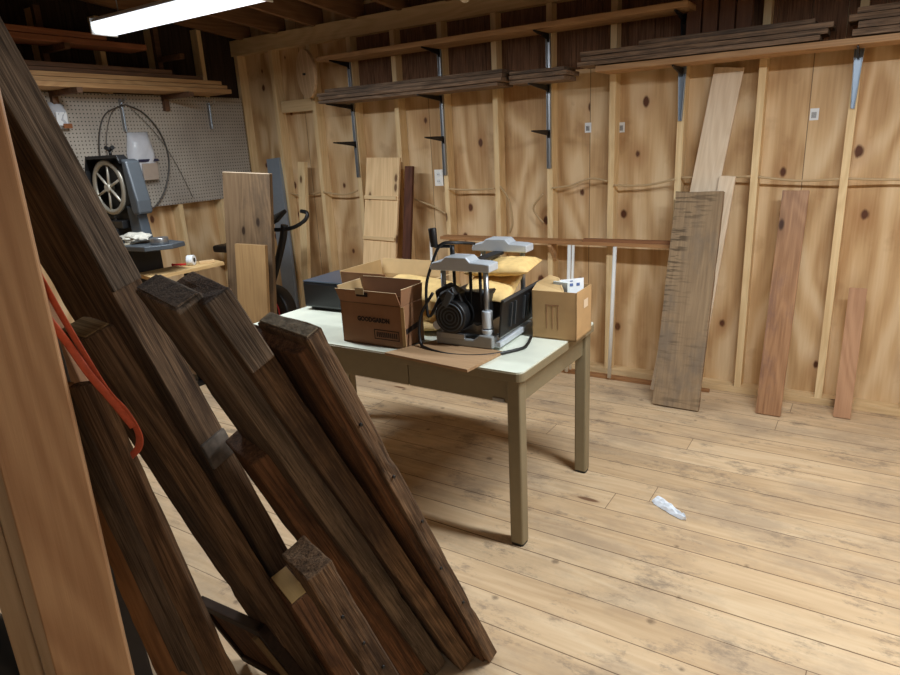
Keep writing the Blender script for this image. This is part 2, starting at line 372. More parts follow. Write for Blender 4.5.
# back wall framing
xs = [-4.645, -4.235, -3.815, -3.41, -3.005, -2.605, -2.19, -1.80, -1.39, -0.985, -0.572, -0.14, 0.27, 0.68, 1.08, 1.5]
for x in xs: box_obj('stud', (x, 4.085, 1.19), (.038, .088, 2.30), PINE, wb, .001)
bm = B(); add_box(bm, (0, 0, 0), (XR-XL, .09, .04)); obj('sole_plate', bm, PINEX, wb, .001, ((XL+XR)/2, 4.085, .02))
for z in (2.36, 2.40):
    bm = B(); add_box(bm, (0, 0, 0), (XR-XL, .09, .038)); obj('top_plate', bm, PINEX, wb, .001, ((XL+XR)/2, 4.085, z))
bm = B(); add_box(bm, (0, 0, 0), (XR-XL, .012, .12)); obj('rafter_ledger', bm, PINEX, wb, .001, ((XL+XR)/2, 4.034, 2.395))
box_obj('wall_blocking', (-4.0, 4.07, 1.90), (.37, .04, .09), PINEX, wb, .001)
OLDB = wood('old_dark_sheathing', (134, 98, 74), (86, 62, 46), 'Z', rings=.3, rough=.85)
bm = B()
for i in range(30): add_box(bm, (-3.33+i*.16, 4.124, 2.25), (.157, .011, .60))
obj('old_board_sheathing', bm, OLDB, wb)
bm = B()
for i in range(39): add_box(bm, (XL+.006, YB-.09-i*.16, 2.42), (.011, .157, .86))
obj('old_board_sheathing', bm, wood('old_black_sheathing', (66, 52, 44), (38, 30, 27), 'Z', rings=.3, rough=.9), wl)
# left wall framing
for y in [3.67, 3.26, 2.85, 2.44, 2.03, 1.62, 1.2, .8, .4, 0, -.4, -.8]:
    box_obj('stud', (-4.645, y, 1.27), (.088, .038, 2.46), PINE, wl, .001)
box_obj('sole_plate', (-4.645, (YB+YF)/2-.05, .02), (.09, YB-YF-.1, .04), PINEY, wl, .001)
# roof
bm = B()
y0, y1 = YF, YB
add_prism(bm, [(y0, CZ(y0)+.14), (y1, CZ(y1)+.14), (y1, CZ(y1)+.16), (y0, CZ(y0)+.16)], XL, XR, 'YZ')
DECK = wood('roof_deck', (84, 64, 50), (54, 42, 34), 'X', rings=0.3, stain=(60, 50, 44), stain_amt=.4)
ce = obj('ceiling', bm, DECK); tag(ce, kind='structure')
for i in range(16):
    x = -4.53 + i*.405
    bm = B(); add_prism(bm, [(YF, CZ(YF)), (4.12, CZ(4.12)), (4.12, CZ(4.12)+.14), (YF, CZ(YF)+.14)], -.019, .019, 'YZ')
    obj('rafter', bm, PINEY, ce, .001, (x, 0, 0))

# ---------------------------------------------------------------- strip lamps
TUBE = NT('lamp_diffuser'); TUBE.b.inputs['Base Color'].default_value = (1, 1, 1, 1)
TUBE.b.inputs['Emission Color'].default_value = (0.88, 0.95, 1.0, 1); TUBE.b.inputs['Emission Strength'].default_value = 1.3
WHITE = flat('white_enamel', (225, 228, 230), 0.4)
LL = ['white strip lamp hanging below the rafters in the far left corner', 'white strip lamp hanging above the right end of the table', 'white strip lamp hanging overhead behind the viewer']
for k, ((lx, ly), hl, wt) in enumerate(LAMPS):
    t = thing('strip_lamp', (lx, ly, LAMP_Z), LL[k], 'lamp', group='strip lamps hanging from the rafters')
    bm = B(); add_prism(bm, [(-.045, .08), (.045, .08), (.065, .055), (-.065, .055)], -hl, hl, 'YZ'); obj('housing', bm, WHITE, t, .003)
    bm = B(); add_prism(bm, [(-.07, .055), (.07, .055), (.07, .02), (.055, 0), (-.055, 0), (-.07, .02)], -hl+.004, hl-.004, 'YZ'); obj('diffuser', bm, TUBE.m, t, .003)
    for s in (-1, 1):
        bm = B(); add_box(bm, (s*(hl+.004), 0, .036), (.008, .146, .082)); obj('end_cap', bm, WHITE, t, .002)
        bm = B(); zt = CZ(ly)-LAMP_Z
        add_cyl(bm, (s*(hl-.15), 0, .07), (s*(hl-.15), 0, zt), .003, seg=6); obj('hanging_wire', bm, METAL, t)

# ---------------------------------------------------------------- shelves and the boards on them
def lip_shelf(name, x0, x1, y0, y1, z, m, label, th=.035):
    bm = B(); add_box(bm, (0, 0, 0), (x1-x0, y1-y0, th)); return tag(obj(name, bm, m, None, .002, ((x0+x1)/2, (y0+y1)/2, z+th/2)), label, 'shelf')
lip_shelf('wall_shelf', -3.52, -0.92, 3.80, 4.035, 2.165, SHELF, 'long pine shelf highest on the back wall, running under the rafters', .03)
lip_shelf('wall_shelf', -1.41, 1.45, 3.80, 4.035, 1.895, SHELF, 'long pine shelf on the right of the back wall carrying dark boards', .030)
def bracket(x, z, arm, drop, m, label, double=False, hook=False):
    """Stamped shelf bracket: tapering upright channel on the stud and an arm under the shelf."""
    t = thing('shelf_bracket', (x, 4.04, z), label, 'bracket', group='metal brackets along the back wall')
    bm = B()
    add_prism(bm, [(-.022, 0), (.022, 0), (.009, -drop), (-.009, -drop)], -.004, 0, 'XZ')
    for s in (-1, 1):
        add_prism(bm, [(s*.022, 0), (s*.019, 0), (s*.006, -drop), (s*.009, -drop)], -.022, -.004, 'XZ')
    obj('upright', bm, m, t, .001)
    bm = B(); add_prism(bm, [(-.0, -.004), (-arm, -.004), (-arm, -.012), (-.02, -.05), (0, -.05)], -.004, .004, 'YZ')
    obj('arm', bm, BLKM if not double else m, t, .001)
    return t
def standard(x, z0, z1, zs, m, label, arms=(.22,)):
    t = thing('shelf_standard', (x, 4.04, z0), label, 'bracket', group='metal brackets along the back wall')
    bm = B(); L = z1-z0
    add_box(bm, (0, -.003, L/2), (.026, .004, L))
    for s in (-1, 1): add_box(bm, (s*.0125, -.010, L/2), (.003, .016, L))
    obj('slotted_track', bm, m, t, .001)
    for zz, a in zs:
        bm = B(); add_prism(bm, [(-.01, zz-z0), (-a, zz-z0), (-a, zz-z0-.008), (-.03, zz-z0-.035), (-.01, zz-z0-.05)], -.004, .004, 'YZ')
        obj('arm', bm, BLKM, t)
    return t
standard(-3.41, 1.33, 2.165, [(2.165, .22), (1.868, .30), (1.60, .26)], METAL, 'slotted metal shelf track with an empty arm above the leaning shelf board')
standard(-2.605, 1.33, 2.165, [(2.165, .22), (1.868, .30), (1.60, .24)], METAL, 'bright slotted metal shelf track just right of the wall outlet')
standard(-1.80, 1.36, 2.165, [(2.165, .22), (1.868, .30), (1.60, .26)], METAL, 'slotted metal shelf track with an empty arm above the planer')
bracket(-.985, 1.895, .23, .29, BLUEM, 'dark tapered bracket under the right shelf beside the tall pale board')
bracket(-.14, 1.895, .23, .28, BLUEM, 'dark tapered bracket under the right shelf at the far right')
bracket(-.985, 2.165, .23, .26, BLKM, 'black bracket under the right end of the highest shelf')
def stack(items, group, labels):
    for k, (x0, x1, y0, y1, z, th) in enumerate(items):
        L, wd = x1-x0, y1-y0
        bm = B(); n = 14
        vs = []
        for i in range(n+1):
            ring = []
            for (a, b_) in ((-.5, -.5), (.5, -.5), (.5, .5), (-.5, .5)):
                q = Vector((i*.3+k*5, a*3, b_*3)); d = noise.noise_vector(q)
                ring.append(bm.verts.new((( i/n-.5)*L, a*wd + d.y*.006, b_*th + d.z*.0025)))
            vs.append(ring)
        for i in range(n):
            for j in range(4): bm.faces.new((vs[i][j], vs[i][(j+1) % 4], vs[i+1][(j+1) % 4], vs[i+1][j]))
        bm.faces.new(vs[0]); bm.faces.new(vs[-1])
        o = obj('rough_board', bm, DARKX, None, .002, ((x0+x1)/2, (y0+y1)/2, z+th/2)); tag(o, labels[k], 'board', group)
stack([(-3.50, -2.02, 3.76, 3.98, 1.872, .020), (-3.48, -1.98, 3.74, 3.97, 1.895, .022), (-3.52, -1.99, 3.77, 3.98, 1.920, .024), (-3.46, -2.00, 3.79, 3.98, 1.947, .022)],
      'dark old boards lying on the metal arms', ['dark rough board, lowest of the long stack on the metal arms', 'dark rough board, second from the bottom of the long stack on the metal arms',
       'dark rough board, third from the bottom of the long stack on the metal arms', 'dark rough board, topmost of the long stack on the metal arms'])
stack([(-1.955, -1.60, 3.80, 3.99, 1.872, .024), (-1.955, -1.58, 3.79, 3.99, 1.899, .024), (-1.955, -1.60, 3.80, 3.98, 1.926, .020)],
      'short dark boards at the right end of the metal arms', ['short dark board, lowest of the small stack right of the long dark stack', 'short dark board, middle of the small stack right of the long dark stack', 'short dark board, topmost of the small stack right of the long dark stack'])
stack([(-1.52, -.30, 3.80, 3.99, 1.932, .023), (-1.50, -.27, 3.81, 3.99, 1.958, .024), (-1.51, -.25, 3.82, 3.99, 1.985, .025), (-1.18, -.33, 3.84, 3.99, 2.013, .022)],
      'dark old boards in the middle of the right shelf', ['dark rough board, lowest of the stack in the middle of the right shelf', 'dark rough board, second up in the stack in the middle of the right shelf',
       'dark rough board, third up in the stack in the middle of the right shelf', 'shorter dark board, topmost of the stack in the middle of the right shelf'])
stack([(-.17, 1.30, 3.81, 3.99, 1.932, .03), (-.15, 1.32, 3.81, 3.99, 1.965, .03), (-.19, 1.30, 3.82, 3.99, 1.998, .03), (-.16, 1.28, 3.83, 3.99, 2.031, .026)],
      'dark old boards at the far right of the right shelf', ['dark rough board, lowest of the stack at the far right end of the shelf', 'dark rough board, second up in the far right stack',
       'dark rough board, third up in the far right stack', 'dark rough board, topmost of the far right stack'])
# dark panelling leaning on the wall above the right shelf
for k, x in enumerate([-.93, -.845, -.76, -.675]):
    o = rough_board('upright_board', .075, .018, .36, wood('dim_red_board', (120, 84, 62), (84, 56, 42), 'Z', rings=.3), .0006, .001, seed=k)
    o.matrix_world = Matrix.Translation((x, 4.0, 2.037 if k == 3 else 2.012))
    bpy.data.objects[o.name].location.z = 2.037
    tag(o, 'short reddish board standing upright behind the dark stack, %s from its left' % ['first', 'second', 'third', 'fourth'][k], 'board', 'short reddish boards standing on the right shelf')

# left wall rack
RACK = [(-4.56, -4.30, 1.9, 3.66, 2.004, .030, 0), (-4.58, -4.32, 1.7, 3.64, 2.037, .026, 0), (-4.55, -4.33, 1.5, 3.60, 2.066, .028, 0), (-4.57, -4.35, 1.6, 3.45, 2.097, .025, 1),
        (-4.56, -4.36, 1.7, 3.2, 2.125, .028, 1)]
RM = wood('rack_pine', (190, 152, 106), (156, 116, 76), 'Y', rings=.35); RD = wood('rack_dark', (112, 82, 60), (78, 56, 42), 'Y', rings=.35)
RR = wood('rack_reddish', (152, 98, 68), (116, 72, 50), 'Y', rings=.35)
nm = ['lowest', 'second from the bottom', 'third from the bottom', 'fourth from the bottom', 'topmost']
for k, (x0, x1, y0_, y1_, z, th, dk) in enumerate(RACK):
    bm = B(); add_box(bm, (0, 0, 0), (x1-x0, y1_-y0_, th)); tag(obj('long_board', bm, RD if dk else RM, None, .002, ((x0+x1)/2, (y0_+y1_)/2, z+th/2)), '%s board, %s of the pile above the pegboard' % ('dark' if dk else 'light pine', nm[k]), 'board', 'boards in the rack above the pegboard')
for k, (y1_, z) in enumerate([(3.0, 2.264), (2.72, 2.302)]):
    bm = B(); add_box(bm, (0, 0, 0), (.2, y1_-1.5, .034)); tag(obj('long_board', bm, RR, None, .002, (-4.42, (y1_+1.5)/2, z+.017)), 'reddish board, %s of the pair high in the corner rack' % ['lower', 'upper'][k], 'board', 'reddish boards on the upper rack arms')
for k, y in enumerate([3.26, 2.44, 1.62]):
    t = thing('rack_arm', (-4.6, y, 1.9), 'wooden rack arm bolted to the stud above the pegboard, %s' % ['nearest the corner', 'in the middle of the rack', 'farthest from the corner'][k], 'bracket', group='wooden rack arms on the left wall')
    box_obj('upright', (.02, .0, .3), (.036, .04, .62), RD, t); box_obj('arm', (.19, 0, .086), (.30, .036, .032), RD, t); box_obj('arm', (.17, 0, .345), (.26, .036, .034), RD, t)

# ---------------------------------------------------------------- pegboard and what hangs on it
def peg_mat():
    t = NT('pegboard_face'); t.b.inputs['Roughness'].default_value = .6
    tc = t.n('ShaderNodeTexCoord').outputs['Object']; sp = t.n('ShaderNodeSeparateXYZ', i_0=tc)
    def cell(s): return t.math('SUBTRACT', t.math('FRACT', t.math('DIVIDE', s, .0254)), .5)
    a, b = cell(sp.outputs[1]), cell(sp.outputs[2])
    d = t.math('SQRT', t.math('ADD', t.math('MULTIPLY', a, a), t.math('MULTIPLY', b, b)))
    hole = t.rng(d, .20, .15)
    nz = t.n('ShaderNodeTexNoise', i_Vector=tc, i_Scale=3.0, i_Detail=5.0).outputs[0]
    c = t.mix(t.rng(nz, .4, .65), lin((160, 152, 142)), lin((178, 170, 158)))
    t.link(t.mix(hole, c, lin((40, 34, 30))), t.b.inputs['Base Color']); return t.m
bm = B(); add_box(bm, (0, 0, 0), (.006, 2.52, .80)); pg = obj('pegboard', bm, peg_mat(), None, 0, (-4.597, 2.74, 1.60)); tag(pg, 'large tan pegboard fixed to the left wall behind the band saw', 'pegboard')
STEELD = flat('dark_steel', (92, 88, 84), .45, .5)
bm = B()
loop = [(-4.575, 2.93, 1.93), (-4.57, 3.06, 1.87), (-4.57, 3.17, 1.72), (-4.57, 3.20, 1.53), (-4.57, 3.13, 1.33), (-4.57, 3.01, 1.20), (-4.57, 2.87, 1.18), (-4.57, 2.74, 1.27), (-4.57, 2.67, 1.47), (-4.57, 2.68, 1.68), (-4.57, 2.76, 1.86), (-4.575, 2.93, 1.93)]
add_tube(bm, loop, .004, 6, closed=True, ry=.009, upv=(0, 1, 0)); tag(obj('saw_blade', bm, STEELD), 'large coiled band saw blade hanging in a loop on the pegboard', 'saw blade')
bm = B(); add_tube(bm, [(-4.572, 2.90, 1.93), (-4.565, 2.80, 1.86), (-4.565, 2.73, 1.68), (-4.565, 2.72, 1.5), (-4.57, 2.74, 1.25)], .003, 6); tag(obj('hanging_string', bm, STEELD), 'thin dark cord hanging inside the left side of the blade loop', 'cord')
bm = B(); add_tube(bm, [(-4.57, 2.94, 1.93), (-4.57, 3.12, 1.74), (-4.57, 3.25, 1.52), (-4.57, 3.36, 1.24)], .002, 6); tag(obj('hanging_wire', bm, STEELD), 'thin wire slanting down right across the pegboard from the blade hook', 'wire')
def peg_hook(y, z, L, label):
    t = thing('peg_hook', (-4.594, y, z), label, 'hook', group='steel hooks on the pegboard')
    bm = B(); add_box(bm, (.006, 0, -L/2), (.006, .02, L)); add_box(bm, (.012, -.009, -L/2), (.012, .003, L)); add_box(bm, (.012, .009, -L/2), (.012, .003, L)); obj('plate', bm, METAL, t)
    bm = B(); add_tube(bm, [(.01, 0, -.01), (.05, 0, -.014), (.08, 0, -.004), (.085, 0, .015)], .004, 6); obj('prong', bm, METAL, t)
peg_hook(2.90, 1.965, .22, 'long bright steel hook at the top of the blade loop')
peg_hook(3.65, 1.955, .20, 'narrow steel hook near the corner end of the pegboard')
def bag(name, y, z, w, h, label, m2, seed, parts):
    t = thing(name, (-4.59, y, z), label, 'bag')
    bm = B(); n = 9
    V = [[None]*(n+1) for _ in range(n+1)]; W = [[None]*(n+1) for _ in range(n+1)]
    for i in range(n+1):
        for j in range(n+1):
            u, v = i/n-.5, j/n-.5
            puff = .05*(1-(2*u)**4)*(1-(2*v)**4)*(1+.6*noise.noise(Vector((u*6+seed, v*6, seed))))
            sx = (0.72+.28*min(1, (0.5-v)*2.2)) if v > 0 else 1.0
            yy = u*w*sx + noise.noise(Vector((v*5, seed, 1)))*.015
            V[i][j] = bm.verts.new((.006+max(puff, 0), yy, -h/2+v*h)); W[i][j] = bm.verts.new((.001, yy, -h/2+v*h))
    for i in range(n):
        for j in range(n):
            bm.faces.new((V[i][j], V[i+1][j], V[i+1][j+1], V[i][j+1])).smooth = True; bm.faces.new((W[i][j], W[i+1][j], W[i+1][j+1], W[i][j+1]))
    for i in range(n):
        bm.faces.new((V[i][0], V[i+1][0], W[i+1][0], W[i][0])); bm.faces.new((V[i][n], V[i+1][n], W[i+1][n], W[i][n]))
        bm.faces.new((V[0][i], V[0][i+1], W[0][i+1], W[0][i])); bm.faces.new((V[n][i], V[n][i+1], W[n][i+1], W[n][i]))
    obj('pouch', bm, m2, t)
    for nm_, dy, dz, sw, sh, mm in parts:
        box_obj(nm_, (.052, dy, -h/2+dz), (.012, sw, sh), mm, t, .003, (0, .05, .1))
bag('plastic_bag', 2.44, 1.935, .12, .17, 'small clear bag with a white card on the left of the pegboard', flat('clear_bag', (188, 192, 200), .25), 3, [('card', 0, -.02, .075, .085, PAPER), ('contents', .03, -.065, .06, .03, wood('bag_brown', (150, 96, 60), (120, 70, 44), 'Y'))])
bag('plastic_bag', 2.99, 1.74, .22, .33, 'crumpled white plastic bag hanging beside the band saw', flat('white_bag', (206, 208, 214), .35, bump=.5), 8, [('dark_stripe', .02, -.035, .17, .02, flat('bag_stripe', (40, 42, 70), .4)), ('lower_label', .02, -.115, .13, .12, flat('bag_tan', (176, 160, 146), .5))])
bm = B(); add_box(bm, (0, 0, 0), (.05, .06, .14)); tag(obj('blue_package', bm, flat('dark_blue', (44, 58, 90), .5), None, .008, (-4.565, 2.30, 1.90), (0.0, 0, .1)), 'dark blue package at the top left of the pegboard', 'package')

# ---------------------------------------------------------------- things fixed to the back wall
bm = B(); add_cyl(bm, (0, -.012, 0), (0, .012, 0), .175, seg=56); t = thing('round_board', (-3.76, 3.94, 2.11), 'round wooden disc hanging high on the back wall near the corner', 'disc'); t.rotation_euler = (.05, 0, -.42)
obj('disc', bm, wood('disc_birch', (216, 184, 146), (186, 150, 112), 'Z', rings=.5), t, .002)
bm = B(); add_cyl(bm, (0, -.03, 0), (0, -.01, 0), .008, seg=10); obj('centre_bolt', bm, BLKM, t)
t = thing('wall_outlet', (-2.665, 4.04, 1.315), 'white electrical outlet on the stud beside the bright shelf track', 'outlet')
box_obj('box', (0, .03, 0), (.055, .06, .10), METAL, t); box_obj('cover_plate', (0, -.003, 0), (.072, .006, .115), PVC, t, .002)
for s in (-1, 1):
    bm = B(); add_cyl(bm, (0, -.009, s*.024), (0, -.005, s*.024), .016, seg=16); obj('socket', bm, WHITE, t)
    bm = B(); [add_box(bm, (q*.006, -.010, s*.024), (.002, .002, .009)) for q in (-1, 1)]; obj('slot', bm, INK, t)
for k, (x, z, ls) in enumerate([(-1.575, 1.60, 'left of the stud above the pipes'), (-1.36, 1.59, 'just right of that stud'), (-.315, 1.60, 'between studs at the right')]):
    t = thing('stock_sticker', (x, 4.13, z), 'small white barcode sticker on the plywood, %s' % ls, 'sticker', group='barcode stickers on the plywood')
    box_obj('label_sheet', (0, -.001, 0), (.042, .0012, .06), PAPER, t)
    bm = B(); [add_box(bm, (-.012+q*.004, -.002, -.004), (.002, .0006, .03)) for q in range(6)]; obj('bars', bm, INK, t)
# cable runs
runs = [([(-3.80, 4.03, 1.22), (-3.6, 4.06, 1.195), (-3.43, 4.03, 1.23)], 'cable between the studs above the leaning shelf board'),
        ([(-4.22, 4.07, 1.21), (-4.1, 4.08, 1.19), (-3.83, 4.07, 1.22)], 'cable near the corner behind the exercise bike'),
        ([(-2.985, 4.03, 1.24), (-2.9, 4.06, 1.16), (-2.75, 4.06, 1.11), (-2.62, 4.03, 1.06)], 'sagging cable below the outlet'),
        ([(-2.58, 4.03, 1.235), (-2.4, 4.06, 1.225), (-2.21, 4.03, 1.235)], 'cable right of the bright shelf track'),
        ([(-2.165, 4.03, 1.25), (-2.11, 4.05, 1.16), (-2.09, 4.06, 1.0), (-2.12, 4.07, .93)], 'cable dropping down behind the planer'),
        ([(-1.84, 4.03, 1.20), (-1.93, 4.06, 1.10), (-1.86, 4.07, 1.0)], 'short loop of cable left of the planer side stud'),
        ([(-1.78, 4.03, 1.235), (-1.66, 4.06, 1.25), (-1.53, 4.06, 1.29), (-1.41, 4.03, 1.275)], 'arched cable above the right carton'),
        ([(-1.365, 4.03, 1.25), (-1.18, 4.06, 1.245), (-1.0, 4.03, 1.28)], 'cable left of the tall pale board'),
        ([(-.96, 4.03, 1.29), (-.77, 4.06, 1.285), (-.59, 4.03, 1.29)], 'cable passing behind the tall pale board'),
        ([(-.55, 4.03, 1.285), (-.34, 4.06, 1.26), (-.16, 4.03, 1.27)], 'cable above the finished reddish board'),
        ([(-.12, 4.03, 1.27), (.08, 4.06, 1.26), (.255, 4.03, 1.27)], 'cable at the far right of the wall')]
for pts, ls in runs:
    bm = B(); add_tube(bm, pts, .0045, 6, ry=.007, upv=(0, 1, 0)); tag(obj('electrical_cable', bm, CABLE), 'beige '+ls, 'cable', 'beige electrical cable runs stapled between studs')
# narrow ledge across the studs with pipes below
bm = B(); add_box(bm, (0, 0, 0), (1.72, .10, .022)); tag(obj('narrow_ledge', bm, wood('ledge_pine', (180, 134, 90), (140, 98, 62), 'X', rings=.3), None, .001, (-1.76, 3.99, .896)), 'narrow wooden ledge strip crossing the studs behind the planer', 'ledge')
bm = B(); add_box(bm, (0, 0, 0), (.62, .03, .02)); tag(obj('wood_strip', bm, wood('strip_red', (150, 104, 70), (118, 76, 50), 'X', rings=.3), None, .001, (-1.22, 3.96, .917), (0, 0, .02)), 'thin reddish strip lying on the right end of the ledge', 'strip')
bm = B(); add_prism(bm, [(0, 0), (-.09, 0), (-.09, -.02), (0, -.13)], -.012, .012, 'YZ'); tag(obj('ledge_brace', bm, SHELF, None, .001, (-1.765, 4.04, .883)), 'small wooden brace under the ledge behind the right carton', 'brace')
for k, (x, y, z0, z1, r_, ls) in enumerate([(-1.315, 3.925, .02, .885, .012, 'white plastic pipe standing right of the right carton'), (-1.615, 3.925, .02, .885, .012, 'white plastic pipe behind the papers in the right carton, left of the pair'), (-1.588, 3.925, .04, .885, .009, 'white plastic pipe behind the papers in the right carton, right of the pair'), (-2.70, 3.94, .04, .90, .010, 'white plastic pipe behind the open carton, left of the planer')]):
    bm = B(); add_cyl(bm, (x-.02, y, z0), (x, y, z1), r_, seg=14); tag(obj('plastic_pipe', bm, PVC), ls, 'pipe', 'white pipes standing against the ledge')
for k, (x0, x1, y, z, ls) in enumerate([(-2.2, -.72, 3.985, 0.0, 'long wood strip lying on the floor against the sole plate'), (-2.0, -.95, 3.955, 0.0, 'wood strip lying on the floor in front of the longer strip')]):
    bm = B(); add_box(bm, (0, 0, 0), (x1-x0, .024, .018)); tag(obj('wood_strip', bm, wood('floor_strip', (168, 122, 80), (128, 88, 56), 'X', rings=.3), None, .001, ((x0+x1)/2, y, .0095), (0, 0, .012 if k else 0)), ls, 'strip', 'wood strips on the floor by the back wall')

# ---------------------------------------------------------------- boards leaning on the back wall
def leaning(name, b, tp, w, t, m, label, rough=.0008, seed=0, wd=(1, 0, 0), chip=0, cat='board'):
    L = (Vector(tp)-Vector(b)).length
    o = rough_board(name, w, t, L, m, rough, .0015, seed=seed, chip=chip); stand(o, b, tp, wd, w, t); return tag(o, label, cat)
leaning('grey_slab', (-.842, 3.650, 0), (-.832, 3.935, 1.21), .262, .032, GREYB, 'wide weathered grey slab with saw marks leaning on the back wall', .0025, 3, chip=.004)
leaning('pale_board', (-.965, 3.84, 0), (-.75, 4.09, 1.86), .155, .018, PALE, 'tall pale planed board leaning behind the weathered grey slab', .0004, 4)
leaning('narrow_board', (-.80, 3.81, 0), (-.70, 3.985, 1.29), .085, .022, PALE, 'narrow pale board standing behind the right edge of the grey slab', .001, 5)
leaning('finished_board', (-.363, 3.765, 0), (-.355, 4.005, 1.21), .128, .022, REDB, 'glossy reddish brown board with worn finish leaning between two studs', .0006, 6)
leaning('short_board', (-.012, 3.89, 0), (-.014, 4.01, .70), .082, .02, REDS, 'short reddish board leaning on the far right of the back wall', .0004, 7)

# board with cleats (old shelf side)
t = thing('shelf_side_board', (-3.13, 3.72, 0), 'pale board with two cleats leaning upright left of the outlet', 'board')
ax = math.radians(-9); bm = B(); add_box(bm, (0, 0, .745), (.31, .02, 1.49)); R3 = Matrix.Rotation(ax, 4, 'X')
t.rotation_euler = (ax, math.radians(1.6), 0)
obj('panel', bm, wood('knotty_pale', (238, 206, 160), (210, 174, 128), 'Z', rings=.3, knots=.45), t, .001)
for z in (1.20, .90): box_obj('cleat', (-.005, -.016, z), (.30, .014, .028), PINEX, t, .001)
leaning('dark_strip', (-2.92, 3.80, 0), (-2.885, 3.99, 1.40), .07, .025, wood('maroon_strip', (96, 58, 42), (66, 38, 28), 'Z'), 'dark reddish strip standing behind the right edge of the cleated board', .001, 9)  # narrow dark maroon strip along the right of the cleated board
leaning('short_stud', (-4.03, 3.90, 0), (-3.955, 3.99, 1.46), .075, .038, PINE, 'short pale stud leaning near the corner behind the exercise bike', .0005, 10)
bm = B(); add_prism(bm, [(-.075, 0), (.075, 0), (.075, .03), (.069, .03), (.069, .006), (-.069, .006), (-.069, .03), (-.075, .03)], 0, 1.5, 'XY')
o = obj('metal_channel', bm, BLUEM, None, .001); stand(o, (-4.23, 3.93, 0), (-4.33, 4.02, 1.50), (1, 0, 0), .15, .05); tag(o, 'blue grey metal channel leaning in the corner behind the wide brown slab', 'channel')

# wide slab and short board in the far left corner
leaning('brown_slab', (-3.68, 3.0, 0), (-3.60, 3.10, 1.41), .345, .045, BROWNS, 'tall wide brown knotty slab standing left of the exercise bike', .001, 11, wd=(.93, .36, 0))
slab = [o for o in COL.objects if o.name.startswith('brown_slab')][0]
bm = B(); add_box(bm, (0, 0, 1.417), (.340, .044, .005)); obj('planed_end', bm, PALE, slab)
box_o = leaning('tan_board', (-3.55, 2.90, 0), (-3.50, 2.965, .955), .22, .04, TANS, 'short tan board leaning on the front of the wide brown slab', .0008, 12, wd=(.93, .36, 0))
leaning('offcut_block', (-3.74, 2.84, 0), (-3.73, 2.87, .66), .09, .06, REDS, 'small reddish offcut standing at the foot of the wide brown slab', .001, 13)

# ---------------------------------------------------------------- exercise bike
t = thing('exercise_bike', (-3.95, 3.55, 0), 'black exercise bike with curved handlebar behind the wide brown slab', 'exercise bike')
bm = B(); add_tube(bm, [(-.06, -.02, .50), (.05, -.03, .68), (.17, -.04, .90), (.21, -.04, 1.02)], .028, 10, ry=.022); obj('front_post', bm, BLKM, t)
bm = B(); add_tube(bm, [(.06, -.12, 1.0), (.16, -.06, .985), (.28, -.02, 1.0), (.36, .03, 1.05), (.37, .05, 1.10), (.31, .05, 1.115)], .015, 10); obj('handlebar', bm, BLK, t)
bm = B(); add_tube(bm, [(.06, -.12, 1.0), (.02, -.2, 1.0), (.0, -.25, 1.05), (-.02, -.24, 1.11)], .015, 10); obj('handlebar', bm, BLK, t)
bm = B(); add_box(bm, (0, 0, 0), (.19, .14, .03)); o = obj('console', bm, BLK, t, .008, (.15, -.08, 1.065), (.5, -.35, 0)); bm = B(); add_box(bm, (0, 0, .016), (.12, .08, .003)); obj('screen', bm, DGREY, o)
bm = B(); add_cyl(bm, (-.05, -.07, .33), (-.05, .05, .33), .20, seg=36); obj('wheel_cover', bm, BLK, t, .02)
bm = B(); add_ring(bm, (-.05, -.075, .33), .12, .006, (0, 1, 0)); obj('red_trim', bm, RED, t)
bm = B(); add_tube(bm, [(-.05, 0, .14), (-.05, 0, .06), (-.3, 0, .05), (-.5, 0, .05)], .03, 8); obj('frame', bm, DGREY, t)
for x in (-.02, -.5):
    bm = B(); add_cyl(bm, (x, -.22, .031), (x, .22, .031), .03, seg=12); obj('stabiliser_bar', bm, BLKM, t)
bm = B(); add_cyl(bm, (-.40, 0, .05), (-.46, 0, .78), .022, seg=12); obj('seat_post', bm, BLKM, t)
bm = B(); add_prism(bm, [(-.62, -.09), (-.62, .09), (-.45, .07), (-.32, .02), (-.32, -.02), (-.45, -.07)], .78, .84, 'XY'); obj('saddle', bm, BLK, t, .02)
bm = B(); add_cyl(bm, (-.05, -.11, .33), (-.05, -.09, .33), .02); add_box(bm, (-.0, -.105, .27), (.02, .015, .14)); obj('crank', bm, METAL, t)
bm = B(); add_box(bm, (.03, -.15, .20), (.09, .08, .025)); obj('pedal', bm, BLK, t, .004)

# ---------------------------------------------------------------- band saw on its stand
t = thing('band_saw', (-4.19, 2.50, 0), 'old grey band saw with open spoked upper wheel on black stand', 'band saw')
bm = B()
add_prism(bm, [(-.20, 1.19), (-.205, 1.50), (-.17, 1.575), (.17, 1.575), (.20, 1.55), (.20, 1.19), (.16, 1.17), (-.16, 1.17)], .0, .012, 'XZ')
add_prism(bm, [(-.205, 1.19), (-.205, 1.50), (-.17, 1.585), (.18, 1.585), (.20, 1.55), (.20, 1.53), (.17, 1.565), (-.165, 1.565), (-.192, 1.495), (-.192, 1.19)], -.06, .0, 'XZ')
obj('upper_wheel_housing', bm, BLKM, t, .003)
wh = B(); add_ring(wh, (0, -.035, 1.385), .158, .012, (0, 1, 0), 48, 8, 1.6); wheel = obj('upper_wheel', wh, flat('wheel_metal', (170, 164, 150), .4, .5), t)
sp_ = B()
for k in range(6):
    a = math.radians(20+60*k); add_cyl(sp_, (0, -.035, 1.385), (.15*math.cos(a), -.035, 1.385+.15*math.sin(a)), .010, .007, 10)
